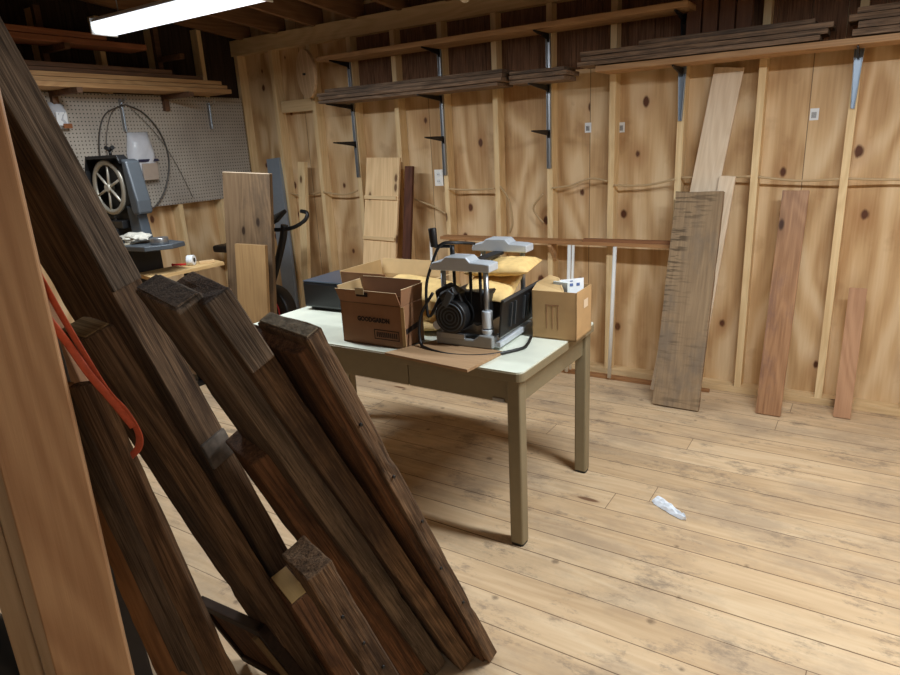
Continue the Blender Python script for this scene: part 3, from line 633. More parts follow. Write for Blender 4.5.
add_cyl(sp_, (0, -.055, 1.385), (0, -.01, 1.385), .024, seg=20); obj('spokes', sp_, flat('spoke_metal', (196, 190, 176), .4, .5), wheel)
bm = B(); add_prism(bm, [(.20, 1.56), (.25, 1.545), (.30, 1.30), (.30, 1.22), (.24, 1.21), (.22, 1.25)], -.05, .05, 'XZ'); obj('arm_cover', bm, DGREY, t, .012)
bm = B(); add_prism(bm, [(.14, 1.27), (.24, 1.25), (.27, 1.05), (.15, 1.05)], -.03, .04, 'XZ'); obj('column', bm, flat('column_grey', (62, 70, 78), .5), t, .008)
bm = B(); add_cyl(bm, (.06, -.02, 1.58), (.06, -.02, 1.615), .01, seg=10); add_cyl(bm, (.06, -.02, 1.612), (.06, -.02, 1.628), .02, seg=12)
for s in (-1, 1): add_cyl(bm, (.06, -.02, 1.62), (.06+s*.038, -.02, 1.632), .010, .014, 10)
obj('tension_knob', bm, BLK, t)
bm = B(); add_cyl(bm, (-.205, -.03, 1.43), (-.25, -.03, 1.42), .02, seg=12); obj('tracking_knob', bm, DGREY, t)
bm = B(); add_box(bm, (-.02, -.01, 1.15), (.26, .10, .05)); add_box(bm, (-.04, 0, 1.09), (.18, .14, .07)); obj('blade_guard', bm, BLK, t, .004)
bm = B(); add_cyl(bm, (-.02, -.02, 1.05), (-.02, -.02, 1.20), .006, seg=8); obj('guide_post', bm, METAL, t)
bm = B(); add_prism(bm, [(-.22, -.20), (.46, -.16), (.54, -.02), (.50, .10), (-.22, .20)], 1.005, 1.035, 'XY'); obj('table', bm, DGREY, t, .004)
bm = B(); add_prism(bm, [(-.20, -.17), (.24, -.15), (.24, .12), (-.20, .16)], 1.036, 1.046, 'XY'); obj('table_insert', bm, flat('worn_table', (190, 180, 160), .5, var=.2), t, .001)
bm = B(); add_cyl(bm, (.43, -.03, 1.036), (.43, -.03, 1.075), .055, seg=24); obj('adjusting_ring', bm, METAL, t, .003)
bm = B(); add_box(bm, (.04, .0, .80), (.36, .22, .41)); obj('lower_wheel_housing', bm, BLKM, t, .012)
bm = B(); add_box(bm, (.04, 0, .56), (.46, .36, .06)); obj('stand_top', bm, BLK, t, .004)
for sx in (-1, 1):
    for sy in (-1, 1):
        bm = B(); add_cyl(bm, (.04+sx*.19, sy*.14, .55), (.04+sx*.25, sy*.2, 0), .02, seg=8); obj('leg', bm, BLK, t)
bm = B(); add_tube(bm, [(.08, -.1, 1.13), (.14, -.14, 1.09), (.20, -.13, 1.07), (.24, -.16, 1.0), (.22, -.18, .86), (.18, -.16, .7)], .006, 6); obj('power_cord', bm, BLK, t)
# crumpled bag on the saw table
bm = B(); bmesh.ops.create_icosphere(bm, subdivisions=3, radius=1)
for v in bm.verts:
    d = 1+.35*noise.noise(v.co*2.3)+.15*noise.noise(v.co*6); v.co = Vector((v.co.x*.11*d, v.co.y*.07*d, max(v.co.z*.035*d, -.024)))
tag(obj('crumpled_bag', bm, flat('crinkled_clear', (206, 202, 190), .3, bump=.8), None, 0, (-3.97, 2.44, 1.062+.008), (0, .0, .2)), 'crumpled clear plastic bag lying on the band saw table', 'bag')

# small board on a pedestal, with tape
t = thing('roller_stand', (-3.88, 2.72, 0), 'pale board shelf on a single black pedestal in front of the band saw', 'stand')
bm = B(); add_prism(bm, [(-.07, -.33), (.16, -.38), (.16, .18), (.02, .22), (.0, .12), (-.07, .13)], .825, .848, 'XY'); obj('board_top', bm, wood('bench_pine', (216, 184, 132), (190, 152, 100), 'Y', rings=.3), t, .001)
bm = B(); add_box(bm, (0, 0, .42), (.04, .04, .81)); obj('pedestal', bm, BLK, t); bm = B(); add_box(bm, (0, 0, .0125), (.36, .06, .025)); add_box(bm, (0, 0, .0125), (.06, .36, .0249)); obj('foot', bm, BLK, t)
t = thing('tape_roll', (-3.84, 2.73, .8485), 'small white roll of tape on the pale pedestal board', 'tape', .5)
bm = B()
for (r0, r1) in ((.034, .034),):
    add_cyl(bm, (-.022, 0, .034), (.022, 0, .034), .034, seg=28)
obj('roll', bm, PAPER, t, .002); bm = B(); add_cyl(bm, (-.0235, 0, .034), (.0235, 0, .034), .015, seg=20); obj('core', bm, BLK, t)
bm = B(); add_box(bm, (0, 0, 0), (.09, .012, .012)); add_cyl(bm, (-.045, 0, 0), (-.055, 0, 0), .009, seg=10); tag(obj('red_marker', bm, RED, None, .002, (-3.90, 2.68, .858), (0, 0, .5)), 'small red marker lying beside the tape roll', 'marker')
bm = B(); add_box(bm, (0, 0, 0), (.10, .03, .018)); tag(obj('wood_scrap', bm, PINEX, None, .001, (-3.80, 2.82, .858), (0, 0, 1.1)), 'thin wood scrap lying behind the tape roll', 'scrap')

# ---------------------------------------------------------------- table
TX0, TX1, TY0, TY1, TZ = -2.535, -1.0, 1.985, 2.745, .74
t = thing('work_table', ((TX0+TX1)/2, (TY0+TY1)/2, 0), 'long beige metal work table with two drawers and pale green top', 'table')
cx, cy = (TX0+TX1)/2, (TY0+TY1)/2; hx, hy = (TX1-TX0)/2, (TY1-TY0)/2
def rrect(hx, hy, r, n=5):
    P = []
    for sx, sy, a0 in ((1, 1, 0), (-1, 1, 90), (-1, -1, 180), (1, -1, 270)):
        for k in range(n+1):
            a = math.radians(a0+90*k/n); P.append((sx*(hx-r)+r*math.cos(a), sy*(hy-r)+r*math.sin(a)))
    return P
bm = B(); add_prism(bm, rrect(hx-.003, hy-.003, .03), TZ-.006, TZ, 'XY'); obj('table_top', bm, TTOP, t)
bm = B(); add_prism(bm, rrect(hx, hy, .032), TZ-.038, TZ-.0055, 'XY'); obj('top_rim', bm, TFRM, t, .002)
bm = B()
add_box(bm, (0, hy-.055, TZ-.09), (2*hx-.12, .02, .105)); 
for s in (-1, 1): add_box(bm, (s*(hx-.045), 0, TZ-.09), (.02, 2*hy-.12, .105))
add_box(bm, (0, -hy+.06, TZ-.09), (2*hx-.12, .012, .105)); obj('apron', bm, TFRM, t, .001)
for k in (0, 1):
    xa = -hx+.065 if k == 0 else .252-.015; xb = .222 if k == 0 else hx-.065
    xa = (-hx+.065, -.40, .228)[k] if k == 0 else .0
w_ = (2*hx-.14)/3
for k in range(3):
    x = -hx+.07+w_*(k+.5)
    d = box_obj('drawer', (x, -hy+.045, TZ-.092), (w_-.004, .022, .098), TFRM, t, .002)
t['label'] = 'long beige metal work table with flush drawer fronts and pale green top'
bm = B(); add_box(bm, (0, 0, 0), (.05, .004, .014)); obj('name_plate', bm, METAL, t, .001, (hx-.115, -hy+.032, TZ-.132))
for sx in (-1, 1):
    for sy in (-1, 1):
        x, y = sx*(hx-.045), sy*(hy-.045)
        bm = B(); add_prism(bm, [(x+a, y+b) for a, b in rrect(.028, .028, .008, 3)], .012, TZ-.037, 'XY'); lg = obj('leg', bm, TFRM, t)
        bm = B(); add_prism(bm, [(x+a, y+b) for a, b in rrect(.026, .026, .008, 3)], 0.0, .013, 'XY'); obj('foot_cap', bm, BLK, lg)

# ---------------------------------------------------------------- cartons
def wall_panel(bm, a, b, z0, z1, th=.004, lean=(0, 0)):
    """Upright cardboard wall from a to b (xy)."""
    a, b = Vector((a[0], a[1], 0)), Vector((b[0], b[1], 0)); d = (b-a).normalized(); n = Vector((-d.y, d.x, 0))*th
    L = Vector((lean[0], lean[1], 0)); P = []
    for q in (a, b):
        P += [q+Vector((0, 0, z0)), q+n+Vector((0, 0, z0)), q+n+L+Vector((0, 0, z1)), q+L+Vector((0, 0, z1))]
    v = [bm.verts.new(p) for p in P]
    for f in ((0, 1, 2, 3), (7, 6, 5, 4), (0, 4, 5, 1), (1, 5, 6, 2), (2, 6, 7, 3), (3, 7, 4, 0)): bm.faces.new([v[i] for i in f])
def text_mesh(name, s, size, m, parent, M, ext=.0004, bold=0.0):
    cu = bpy.data.curves.new(name, 'FONT'); cu.body = s; cu.size = size; cu.extrude = ext; cu.offset = bold; cu.align_x = 'CENTER'; cu.align_y = 'CENTER'; cu.resolution_u = 2
    tmp = bpy.data.objects.new(name, cu); COL.objects.link(tmp); bpy.context.view_layer.update()
    me = bpy.data.meshes.new_from_object(tmp.evaluated_get(bpy.context.evaluated_depsgraph_get())); bpy.data.objects.remove(tmp)
    o = bpy.data.objects.new(name, me); COL.objects.link(o); me.materials.clear(); me.materials.append(m); o.parent = parent; o.matrix_local = M; return o
# front carton
t = thing('open_carton', (-1.895, 2.045, TZ+.001), 'open brown carton with black printing at the front of the table', 'carton', .01)
W_, D_, H_ = .322, .155, .247
bm = B(); add_box(bm, (W_/2, D_/2, .003), (W_, D_, .006)); wall_panel(bm, (0, 0), (W_, 0), 0, .18); wall_panel(bm, (W_, 0), (W_, D_), 0, .18); wall_panel(bm, (W_, D_), (0, D_), 0, .18); wall_panel(bm, (0, D_), (0, 0), 0, .18)
obj('body', bm, CARDD, t)
def flap(nm, a, b, z0, z1, lean, m=CARDD):
    bm = B(); wall_panel(bm, a, b, z0, z1, .004, lean); o = obj(nm, bm, m, t)
    bm = B(); A = (a[0]+lean[0], a[1]+lean[1]); Bb = (b[0]+lean[0], b[1]+lean[1]); wall_panel(bm, A, Bb, z1, z1+.0015, .0042); obj('torn_edge', bm, CARDE, o)
flap('flap', (0, 0), (W_, 0), .182, H_-.01, (-.012, -.012)); flap('flap', (W_, .002), (W_, D_), .182, H_+.005, (.01, -.004)); flap('flap', (W_-.006, D_), (.004, D_), .182, H_+.012, (0, .01)); flap('flap', (0, D_), (0, .002), .182, H_, (-.012, 0), CARDL)
RX = Matrix.Rotation(math.radians(90), 4, 'X')
text_mesh('printed_name', 'GOODGARDN', .027, INK, t, Matrix.Translation((.175, -.0012, .112)) @ RX @ Matrix.Scale(.95, 4, (1, 0, 0)), bold=.0014)
bm = B()
for (x0, x1, z0, z1) in ((.175, .305, .070, .073), (.175, .305, .031, .034), (.175, .178, .031, .073), (.302, .305, .031, .073)): add_box(bm, ((x0+x1)/2, -.001, (z0+z1)/2), (x1-x0, .001, z1-z0))
for i in range(11): add_box(bm, (.19+i*.0102, -.001, .052), (.0055, .001, .022))
obj('printed_panel', bm, INK, t)
bm = B(); add_box(bm, (.135, -.0135, .222), (.06, .002, .018)); obj('printed_mark', bm, INK, t)
bm = B(); add_box(bm, (.125, -.0155, .236), (.045, .002, .028)); obj('tape_strip', bm, flat('tape_tan', (186, 170, 140), .3), t)
bm = B(); add_box(bm, (W_/2, -.001, .181), (W_, .001, .0015)); obj('fold_crease', bm, INK, t)
bm = B(); add_box(bm, (W_+.001, .075, .075), (.001, .10, .022), rot=Matrix.Rotation(.15, 3, 'X')); obj('side_mark', bm, INK, t)
bm = B(); wall_panel(bm, (W_-.001, -.001), (W_+.016, -.001), 0.004, .18, .002, (0, 0)); obj('corner_seam', bm, CARDL, t)

# black box
t = thing('black_box', (-2.365, 2.57, TZ+.001), 'low matte black box on the left end of the table', 'box', .05)
bm = B(); add_box(bm, (0, 0, .082), (.27, .30, .136)); obj('case', bm, flat('box_black', (22, 24, 28), .35), t, .012)
bm = B(); add_box(bm, (0, 0, .006), (.22, .25, .012)); obj('base', bm, BLK, t, .003)
bm = B(); add_box(bm, (0, 0, .152), (.266, .296, .008)); obj('lid', bm, flat('box_lid', (60, 70, 84), .3), t, .004)

# large open carton behind, its flaps spread
t = thing('large_carton', (-2.0, 2.53, TZ+.001), 'large open shallow carton with flaps spread behind the printed carton', 'carton', .03)
bm = B(); X0, X1, Y0, Y1, HB = -.17, .20, -.16, .17, .165
add_box(bm, ((X0+X1)/2, (Y0+Y1)/2, .003), (X1-X0, Y1-Y0, .006)); wall_panel(bm, (X0, Y0), (X1, Y0), 0, HB); wall_panel(bm, (X1, Y0), (X1, Y1), 0, HB); wall_panel(bm, (X1, Y1), (X0, Y1), 0, HB); wall_panel(bm, (X0, Y1), (X0, Y0), 0, HB)
obj('body', bm, CARDL, t)
bm = B(); wall_panel(bm, (X0, Y0), (X1-.10, Y0), HB, HB+.068, .004, (0, -.005)); obj('flap', bm, CARDD, t)  # front flap: its shade is put into the darker cardboard colour
bm = B(); wall_panel(bm, (X0, Y1), (X0, Y0), HB, HB+.07, .004, (-.01, 0)); obj('flap', bm, CARDL, t)
bm = B(); wall_panel(bm, (X1, Y1), (X0, Y1), HB, HB+.075, .004, (0, .02)); obj('flap', bm, CARDL, t)
bm = B(); wall_panel(bm, (X1, Y0), (X1, Y1), HB, HB+.02, .004, (.07, 0)); obj('flap', bm, CARDL, t)
def envelope(name, loc, rot, L, W, T, label, seed, tear=False):
    bm = B(); n = 14; top = [[None]*(n+1) for _ in range(n+1)]; bot = [[None]*(n+1) for _ in range(n+1)]
    for i in range(n+1):
        for j in range(n+1):
            u, v = i/n*2-1, j/n*2-1
            h = T*.5*max(0, (1-u**4)*(1-v**4))**.5 + .004*noise.noise(Vector((u*4+seed, v*4, seed)))
            x = u*L/2; y = v*W/2 + .006*noise.noise(Vector((u*3, seed, v)))
            top[i][j] = bm.verts.new((x, y, h+.002)); bot[i][j] = bm.verts.new((x, y, -max(h, 0)*.8-.001))
    for i in range(n):
        for j in range(n):
            bm.faces.new((top[i][j], top[i+1][j], top[i+1][j+1], top[i][j+1])).smooth = True; bm.faces.new((bot[i][j], bot[i+1][j], bot[i+1][j+1], bot[i][j+1])).smooth = True
        bm.faces.new((top[i][0], top[i+1][0], bot[i+1][0], bot[i][0])); bm.faces.new((top[i][n], top[i+1][n], bot[i+1][n], bot[i][n]))
        bm.faces.new((top[0][i], top[0][i+1], bot[0][i+1], bot[0][i])); bm.faces.new((top[n][i], top[n][i+1], bot[n][i+1], bot[n][i]))
    return tag(obj(name, bm, KRAFT, None, 0, loc, rot), label, 'envelope', 'padded kraft envelopes around the planer')
envelope('padded_envelope', (-1.74, 2.40, .915), (.12, .10, .1), .34, .24, .05, 'padded kraft envelope propped on the right rim of the large open carton', 1)
envelope('padded_envelope', (-1.69, 2.38, .77), (.0, -.0, .1), .26, .26, .05, 'padded kraft envelope lying on the table between the large carton and the planer', 4)

# ---------------------------------------------------------------- flat board under the planer
bm = B(); add_prism(bm, [(-1.60, 1.955), (-1.185, 1.915), (-1.165, 2.16), (-1.50, 2.19)], TZ+.001, TZ+.013, 'XY'); tag(obj('wood_scrap', bm, wood('ply_scrap', (172, 140, 106), (146, 114, 82), 'X', rings=.2), None, .001), 'thin plywood scrap overhanging the table edge below the planer', 'board')

# ---------------------------------------------------------------- planer
t = thing('thickness_planer', (-1.355, 2.365, TZ+.014), 'portable thickness planer with grey castings, crank and black motor', 'planer', .06)
hw, hd = .124, .185
bm = B()
for s in (-1, 1):
    bm = B(); add_prism(bm, [(-hw-.005, .0), (hw+.005, .0), (hw+.005, .05), (hw-.05, .055), (hw-.08, .032), (-hw+.08, .032), (-hw+.05, .055), (-hw-.005, .05)], s*hd-.03, s*hd+.03, 'XZ')
    obj('base_casting', bm, flat('base_grey', (158, 162, 162), .45, .35), t, .006)
bm = B(); add_box(bm, (0, 0, .028), (2*hw-.04, 2*hd-.06, .02)); obj('bed_plate', bm, METAL, t, .001)
for sx in (-1, 1):
    for sy in (-1, 1):
        bm = B(); add_cyl(bm, (sx*(hw-.028), sy*hd, .05), (sx*(hw-.028), sy*hd, .315 if sy < 0 else .33), .011, seg=16); p_ = obj('column', bm, METAL, t)
        bm = B(); add_cyl(bm, (sx*(hw-.028), sy*hd, .05), (sx*(hw-.028), sy*hd, .075), .020, .026, 16); add_cyl(bm, (sx*(hw-.028), sy*hd, .08), (sx*(hw-.028), sy*hd, .15), .022, .022, 16); obj('column_sleeve', bm, CAST, p_, .002)
for sx in (-.5, .1, .45):
    bm = B(); add_cyl(bm, (sx*hw, -hd+.03, .10), (sx*hw, -hd+.03, .315), .007, seg=10); obj('lift_rod', bm, BLKM, t)
for s in (-1, 1):
    z_ = .312 if s < 0 else .328
    bm = B(); add_prism(bm, [(-hw-.008, z_), (hw+.008, z_), (hw+.008, z_+.03), (hw-.02, z_+.034), (.05, z_+.036), (.03, z_+.056), (-.06, z_+.056), (-.08, z_+.038), (-hw, z_+.030), (-hw-.008, z_+.014)], s*hd-.042, s*hd+.042, 'XZ')
    obj('top_casting', bm, CAST, t, .004)
bm = B(); add_box(bm, (0, 0, .325), (.05, 2*hd-.08, .012)); obj('tie_bar', bm, BLKM, t)
# cutter head with motor
bm = B(); add_box(bm, (.0, -.02, .15), (2*hw-.075, .28, .13)); obj('cutter_head', bm, BLKM, t, .012)
bm = B(); add_cyl(bm, (-.045, -hd-.055, .125), (-.045, -hd+.06, .125), .070, seg=36); mo = obj('motor', bm, BLK, t, .008)
bm = B()
for k in range(4): add_ring(bm, (-.045, -hd-.056, .125), .014+.014*k, .003, (0, 1, 0), 32, 6)
obj('vent_rings', bm, DGREY, mo)
bm = B(); add_prism(bm, [(-.12, .16), (-.13, .22), (-.08, .25), (-.02, .22), (.0, .17)], -hd-.02, -hd+.04, 'XZ'); obj('gearbox', bm, BLKM, t, .006)
bm = B(); add_box(bm, (-.05, -hd-.045, .20), (.03, .03, .07), rot=Matrix.Rotation(.5, 3, 'Y')); obj('brush_cap', bm, DGREY, t, .004)
bm = B(); add_cyl(bm, (-.12, -hd-.035, .08), (-.12, -hd+.0, .08), .018, seg=14); add_cyl(bm, (-.12, -hd-.035, .135), (-.12, -hd, .135), .014, seg=14); obj('depth_knob', bm, CAST, t)
# folding table, black, tilted up on the right side
bm = B(); add_box(bm, (0, 0, 0), (.010, .40, .155)); fo = obj('folding_table', bm, BLK, t, .004, (hw+.034, .005, .122), (.0, .10, 0))
bm = B()
for y in (-.115, -.075, .02, .06, .1): add_box(bm, (.009, y, .0), (.008, .008, .10))
add_box(bm, (.007, 0, .074), (.010, .41, .008)); obj('ribs', bm, flat('rib_grey', (70, 74, 78), .4, .3), fo)
bm = B(); add_cyl(bm, (hw+.02, -.19, .045), (hw+.02, .19, .045), .009, seg=10); obj('table_rail', bm, METAL, t)
bm = B(); add_box(bm, (hw+.012, 0, .012), (.03, 2*hd, .024)); obj('side_rail', bm, CAST, t, .003)
bm = B(); add_prism(bm, [(-.02, .10), (.02, .20), (.06, .225), (.085, .20), (.085, .09), (.03, .07)], -hd+.03, -hd+.05, 'XZ'); obj('gear_cover', bm, DGREY, t, .006)
bm = B(); add_cyl(bm, (-.085, -hd-.03, .20), (-.02, -hd-.04, .235), .022, .018, 16); obj('dust_port', bm, BLK, t, .003)
bm = B(); add_box(bm, (-.045, -hd-.034, .043), (.11, .012, .022)); obj('depth_scale', bm, METAL, t, .002)
bm = B(); add_box(bm, (-hw-.02, 0, .10), (.008, .34, .10)); obj('infeed_table', bm, BLK, t, .004)
# crank
bm = B(); add_cyl(bm, (-.06, -hd+.02, .35), (-.06, -hd+.02, .405), .010, seg=12); add_tube(bm, [(-.06, -hd+.02, .400), (-.10, -hd-.0, .402), (-.125, -hd-.01, .402)], .007, 8); cr = obj('crank_arm', bm, BLKM, t)
bm = B(); add_cyl(bm, (-.125, -hd-.01, .40), (-.130, -hd-.01, .475), .015, .017, 16); obj('crank_handle', bm, BLK, cr, .003)
bm = B(); add_tube(bm, [(-.10, -hd-.03, .20), (-.14, -hd-.06, .12), (-.15, -hd-.05, .24), (-.13, -hd-.03, .33), (-.09, -hd-.02, .41), (-.04, -hd+.02, .415), (-.0, -hd+.1, .40)], .0065, 8); obj('motor_cord', bm, BLK, t)
bm = B(); add_tube(bm, [(-.12, -hd-.05, .22), (-.175, -hd-.07, .12), (-.17, -hd-.09, .02), (-.12, -hd-.115, .002), (.0, -hd-.13, -.005), (.13, -hd-.09, -.005), (.22, -hd+.03, -.006), (.225, -hd+.10, -.006), (.20, -hd+.2, -.006)], .0065, 8); obj('power_cord', bm, BLK, t)
envelope('padded_envelope', (-1.31, 2.45, 1.03), (.05, -.05, .15), .28, .22, .06, 'padded kraft envelope tucked high inside the planer under its top casting', 7)
envelope('padded_envelope', (-1.32, 2.37, .965), (.25, .16, .25), .20, .26, .05, 'padded kraft envelope lying on the planer head beside the black folding table', 9)

# ---------------------------------------------------------------- right carton
t = thing('tall_carton', (-1.16, 2.415, TZ+.001), 'plain brown carton at the right end of the table holding papers', 'carton', .03)
bm = B(); W_, D_, H_ = .195, .185, .205
add_box(bm, (W_/2, D_/2, .003), (W_, D_, .006)); wall_panel(bm, (0, 0), (W_, 0), 0, H_); wall_panel(bm, (W_, 0), (W_, D_), 0, H_); wall_panel(bm, (W_, D_), (0, D_), 0, H_); wall_panel(bm, (0, D_), (0, 0), 0, H_)
obj('body', bm, CARD, t)
bm = B(); v = [bm.verts.new(p) for p in ((0, 0, H_), (.14, 0, H_), (.10, .05, H_+.045), (.05, .075, H_+.05), (0, .05, H_+.02))]; bm.faces.new(v); r_ = bmesh.ops.extrude_face_region(bm, geom=bm.faces[:]); bmesh.ops.translate(bm, vec=(0, .004, .002), verts=[g for g in r_['geom'] if isinstance(g, bmesh.types.BMVert)]); obj('flap', bm, CARDL, t)
bm = B()
for x in (.065, .09, .115): add_box(bm, (x, -.0008, .095), (.002, .001, .10))
add_box(bm, (.09, -.0008, .147), (.06, .001, .003)); obj('printed_mark', bm, CARDD, t)
bm = B(); add_box(bm, (W_+.001, .11, .14), (.001, .05, .035)); obj('shipping_label', bm, flat('label_cream', (214, 190, 160), .6), t)
for k, (x, y, rz, wd_, h0, h1, ls) in enumerate([(-1.02, 2.50, .8, .11, .235, .02, 'white printed sheet sticking out of the right carton, nearest the edge'), (-1.045, 2.455, -.2, .07, .23, .02, 'crumpled pale paper beside the printed sheet in the right carton')]):
    tt = thing('paper_sheet', (x, y, TZ+.008), ls, 'paper', rz)
    bm = B(); add_box(bm, (0, 0, h0/2+.003), (wd_, .002 if k == 0 else .016, h0)); obj('sheet', bm, PAPER if k == 0 else flat('pale_paper', (206, 214, 212), .7), tt, 0)
    if k == 0:
        bm = B()
        for i in range(3): add_box(bm, (-.03+i*.03, -.002, H_+.008), (.014, .001, .012))
        add_box(bm, (0, -.002, H_+.024), (.012, .001, .004)); obj('print', bm, flat('blue_ink', (90, 110, 160), .7), tt)

# paper scrap on the floor
bm = B(); NU, NV = 16, 7; ax_ = Vector((.15, -.105, 0)); pr = Vector((.105, .15, 0)).normalized(); c00 = Vector((-.657, 2.592, 0)); G_ = []
for i in range(NU+1):
    u = i/NU; half = .034*(1-u)**.35*(1.0 if u > .08 else .75) + .004*noise.noise(Vector((u*9, 0, 3))); row = []
    for j in range(NV+1):
        v = j/NV*2-1
        h = .004 + .020*abs(noise.noise(Vector((u*5, v*2.2, 1.7)))) + .008*(1-v*v) + .004*abs(noise.noise(Vector((u*14, v*6, 5))))
        row.append(bm.verts.new(c00 + ax_*u + pr*v*half + Vector((0, 0, h if abs(v) < .99 else .003))))
    G_.append(row)
for i in range(NU):
    for j in range(NV): bm.faces.new((G_[i][j], G_[i+1][j], G_[i+1][j+1], G_[i][j+1]))
o = obj('paper_scrap', bm, flat('crumpled_white', (226, 232, 240), .6, bump=.8, scale=60)); sd = o.modifiers.new('thickness', 'SOLIDIFY'); sd.thickness = .0006
tag(o, 'crumpled white paper scrap lying on the bare floor', 'paper')
# bulb holder on a rafter
t = thing('bulb', (-2.10, 3.55, 0), 'plain white lamp bulb under a rafter above the highest shelf', 'bulb'); t.location.z = 2.345
bm = B(); bmesh.ops.create_uvsphere(bm, u_segments=20, v_segments=12, radius=.03); [setattr(f, 'smooth', True) for f in bm.faces]; obj('globe', bm, flat('bulb_glass', (240, 232, 214), .3), t)
bm = B(); add_cyl(bm, (0, 0, .02), (0, 0, .145), .035, .05, 20); obj('holder', bm, PVC, t)

# ---------------------------------------------------------------- old timbers leaning in the foreground
TIMBER = {
    'A': ((-0.840, 1.413, 0.000), (-0.887, 0.854, 1.200), 45, 0.042, 0.18),
    'B': ((-0.858, 1.407, 0.000), (-0.906, 0.844, 1.172), 47, 0.04, 0.21),
    'C': ((-0.899, 1.343, 0.000), (-0.976, 0.704, 1.295), 38, 0.056, 0.17),
    'D': ((-0.961, 1.281, 0.000), (-1.013, 0.671, 1.290), 41, 0.058, 0.2),
    'F2': ((-0.998, 1.208, 0.000), (-1.077, 0.832, 0.898), 38, 0.078, 0.16),
    'F': ((-0.821, 1.029, 0.000), (-0.876, 0.766, 0.716), 38, 0.062, 0.12),
    'T1': ((-1.127, 1.073, 0.000), (-1.422, 0.538, 2.036), 60, 0.074, 0.21),
    'E2': ((-1.004, 1.028, 0.000), (-1.041, 0.853, 0.529), 36, 0.055, 0.13),
    'T2': ((-1.152, 1.019, 0.000), (-1.229, 0.616, 1.227), 50, 0.062, 0.13),
    'P1': ((-1.061, 0.781, 0.000), (-1.142, 0.578, 1.165), 78, 0.018, 0.065),
    'P2': ((-1.122, 0.746, 0.000), (-1.195, 0.564, 1.152), 78, 0.018, 0.07),
    'R1': ((-1.164, 0.721, 0.000), (-1.226, 0.566, 1.153), 78, 0.022, 0.09),
    'L2': ((-1.646, 0.980, 0.000), (-1.726, 0.780, 1.265), 50, 0.022, 0.1),
    'G': ((-1.554, 0.771, 0.000), (-1.571, 0.727, 1.209), 100, 0.01, 0.09),
    'W': ((-1.094, 0.501, -0.000), (-1.097, 0.507, 1.733), 118, 0.045, 0.118),
    'W2': ((-1.208, 0.435, -0.000), (-1.202, 0.420, 1.618), 118, 0.03, 0.026),
    'W3': ((-1.239, 0.416, -0.000), (-1.234, 0.405, 1.618), 118, 0.03, 0.036),
}

RV, QV = Vector((.837, .547, 0)), Vector((-.547, .837, 0))
def timber(key, name, m, label, cat='timber', rough=.0018, chip=.0025, group='old timbers leaning in the foreground', bevel=.004, seed=1, end=None, cut=None):
    b, P, phi, th, w = TIMBER[key]; b, P = Vector(b), Vector(P); a = (P-b).normalized(); ph = math.radians(phi)
    T = -RV*math.cos(ph) - QV*math.sin(ph); Wd = -RV*math.sin(ph) + QV*math.cos(ph)
    Wd = (Wd - a*Wd.dot(a)).normalized(); Tn = a.cross(Wd)
    if Tn.dot(T) < 0: Tn = -Tn
    c = b + Wd*w/2 - Tn*th/2; L = (P-b).length
    o = rough_board(name, w, th, L, m, rough, bevel, seed=seed, chip=chip, n=34)
    x = Wd; z = a; y = z.cross(x)
    M = Matrix(((x.x, y.x, z.x, c.x), (x.y, y.y, z.y, c.y), (x.z, y.z, z.z, c.z), (0, 0, 0, 1)))
    low = min((M @ Vector((sx*w/2, sy*th/2, 0))).z for sx in (-1, 1) for sy in (-1, 1))
    # trim or lengthen the foot so that it just stands on the floor
    s = low/a.z
    M.translation = M.translation - a*(s-.0015)
    for v in o.data.vertices: v.co.z = v.co.z*(L+s)/L if s > -L*.5 else v.co.z
    o.matrix_world = M
    sgn = 1 if y.dot(Tn) > 0 else -1       # local +y*sgn faces the viewer-left underside, local -x is the lit narrow edge
    if end:
        bm = B(); add_box(bm, (0, 0, L+s+.001), (w-.012, th-.012, .004)); obj('sawn_end', bm, end, o, .001)
    if cut:   # sawn face of a notch on the narrow edge
        for (z0, z1, mm, nm_) in cut:
            bm = B(); add_box(bm, (-w/2-.002, 0, (z0+z1)/2), (.012, th*.98, z1-z0)); obj(nm_, bm, mm, o, .003)
    return tag(o, label, cat, group)
timber('A', 'old_timber', TIMB, 'brown timber farthest right in the leaning bunch, with pale weathered top end', seed=1, end=ENDG)
timber('B', 'old_timber', TIMBR, 'thin reddish timber directly left of the farthest right timber', seed=2)
timber('C', 'old_timber', TIMB, 'timber with grey weathered upper edge, third from the right', seed=3, cut=[(1.28, 1.45, TIMBG, 'weathered_tongue')])
timber('D', 'old_timber', TIMBG, 'broad dark timber with rounded weathered top, fourth from the right', seed=4, end=TIMBG, rough=.003, chip=.004)
timber('F2', 'old_timber', TIMBR, 'reddish brown timber low in the bunch left of the broad dark one', seed=5)
timber('F', 'old_timber', TIMB, 'short timber with nail holes and pale scratches, rounded weathered end', seed=6, rough=.003, chip=.004)
timber('T1', 'old_timber', TIMB, 'tallest thick dark timber reaching up past the top left', seed=7, cut=[(1.31, 2.10, TIMBG, 'raised_face'), (.84, .91, flat('pale_patch', (128, 116, 104), .9, var=.4, scale=40), 'worn_notch')])
timber('E2', 'old_timber', TIMBR, 'short timber with a freshly sawn yellow end', seed=8, end=wood('fresh_cut', (216, 180, 118), (190, 150, 92), 'X', rings=.3))
timber('T2', 'old_timber', TIMB, 'long dark timber with pale end just right of the orange strap', seed=9, end=ENDW)
timber('P1', 'old_plank', TIMB, 'thin dark plank, right one of the pair under the orange strap', 'plank', .0015, .002, seed=10)
timber('P2', 'old_plank', TIMBG, 'thin dark plank, left one of the pair under the orange strap', 'plank', .0015, .002, seed=11)
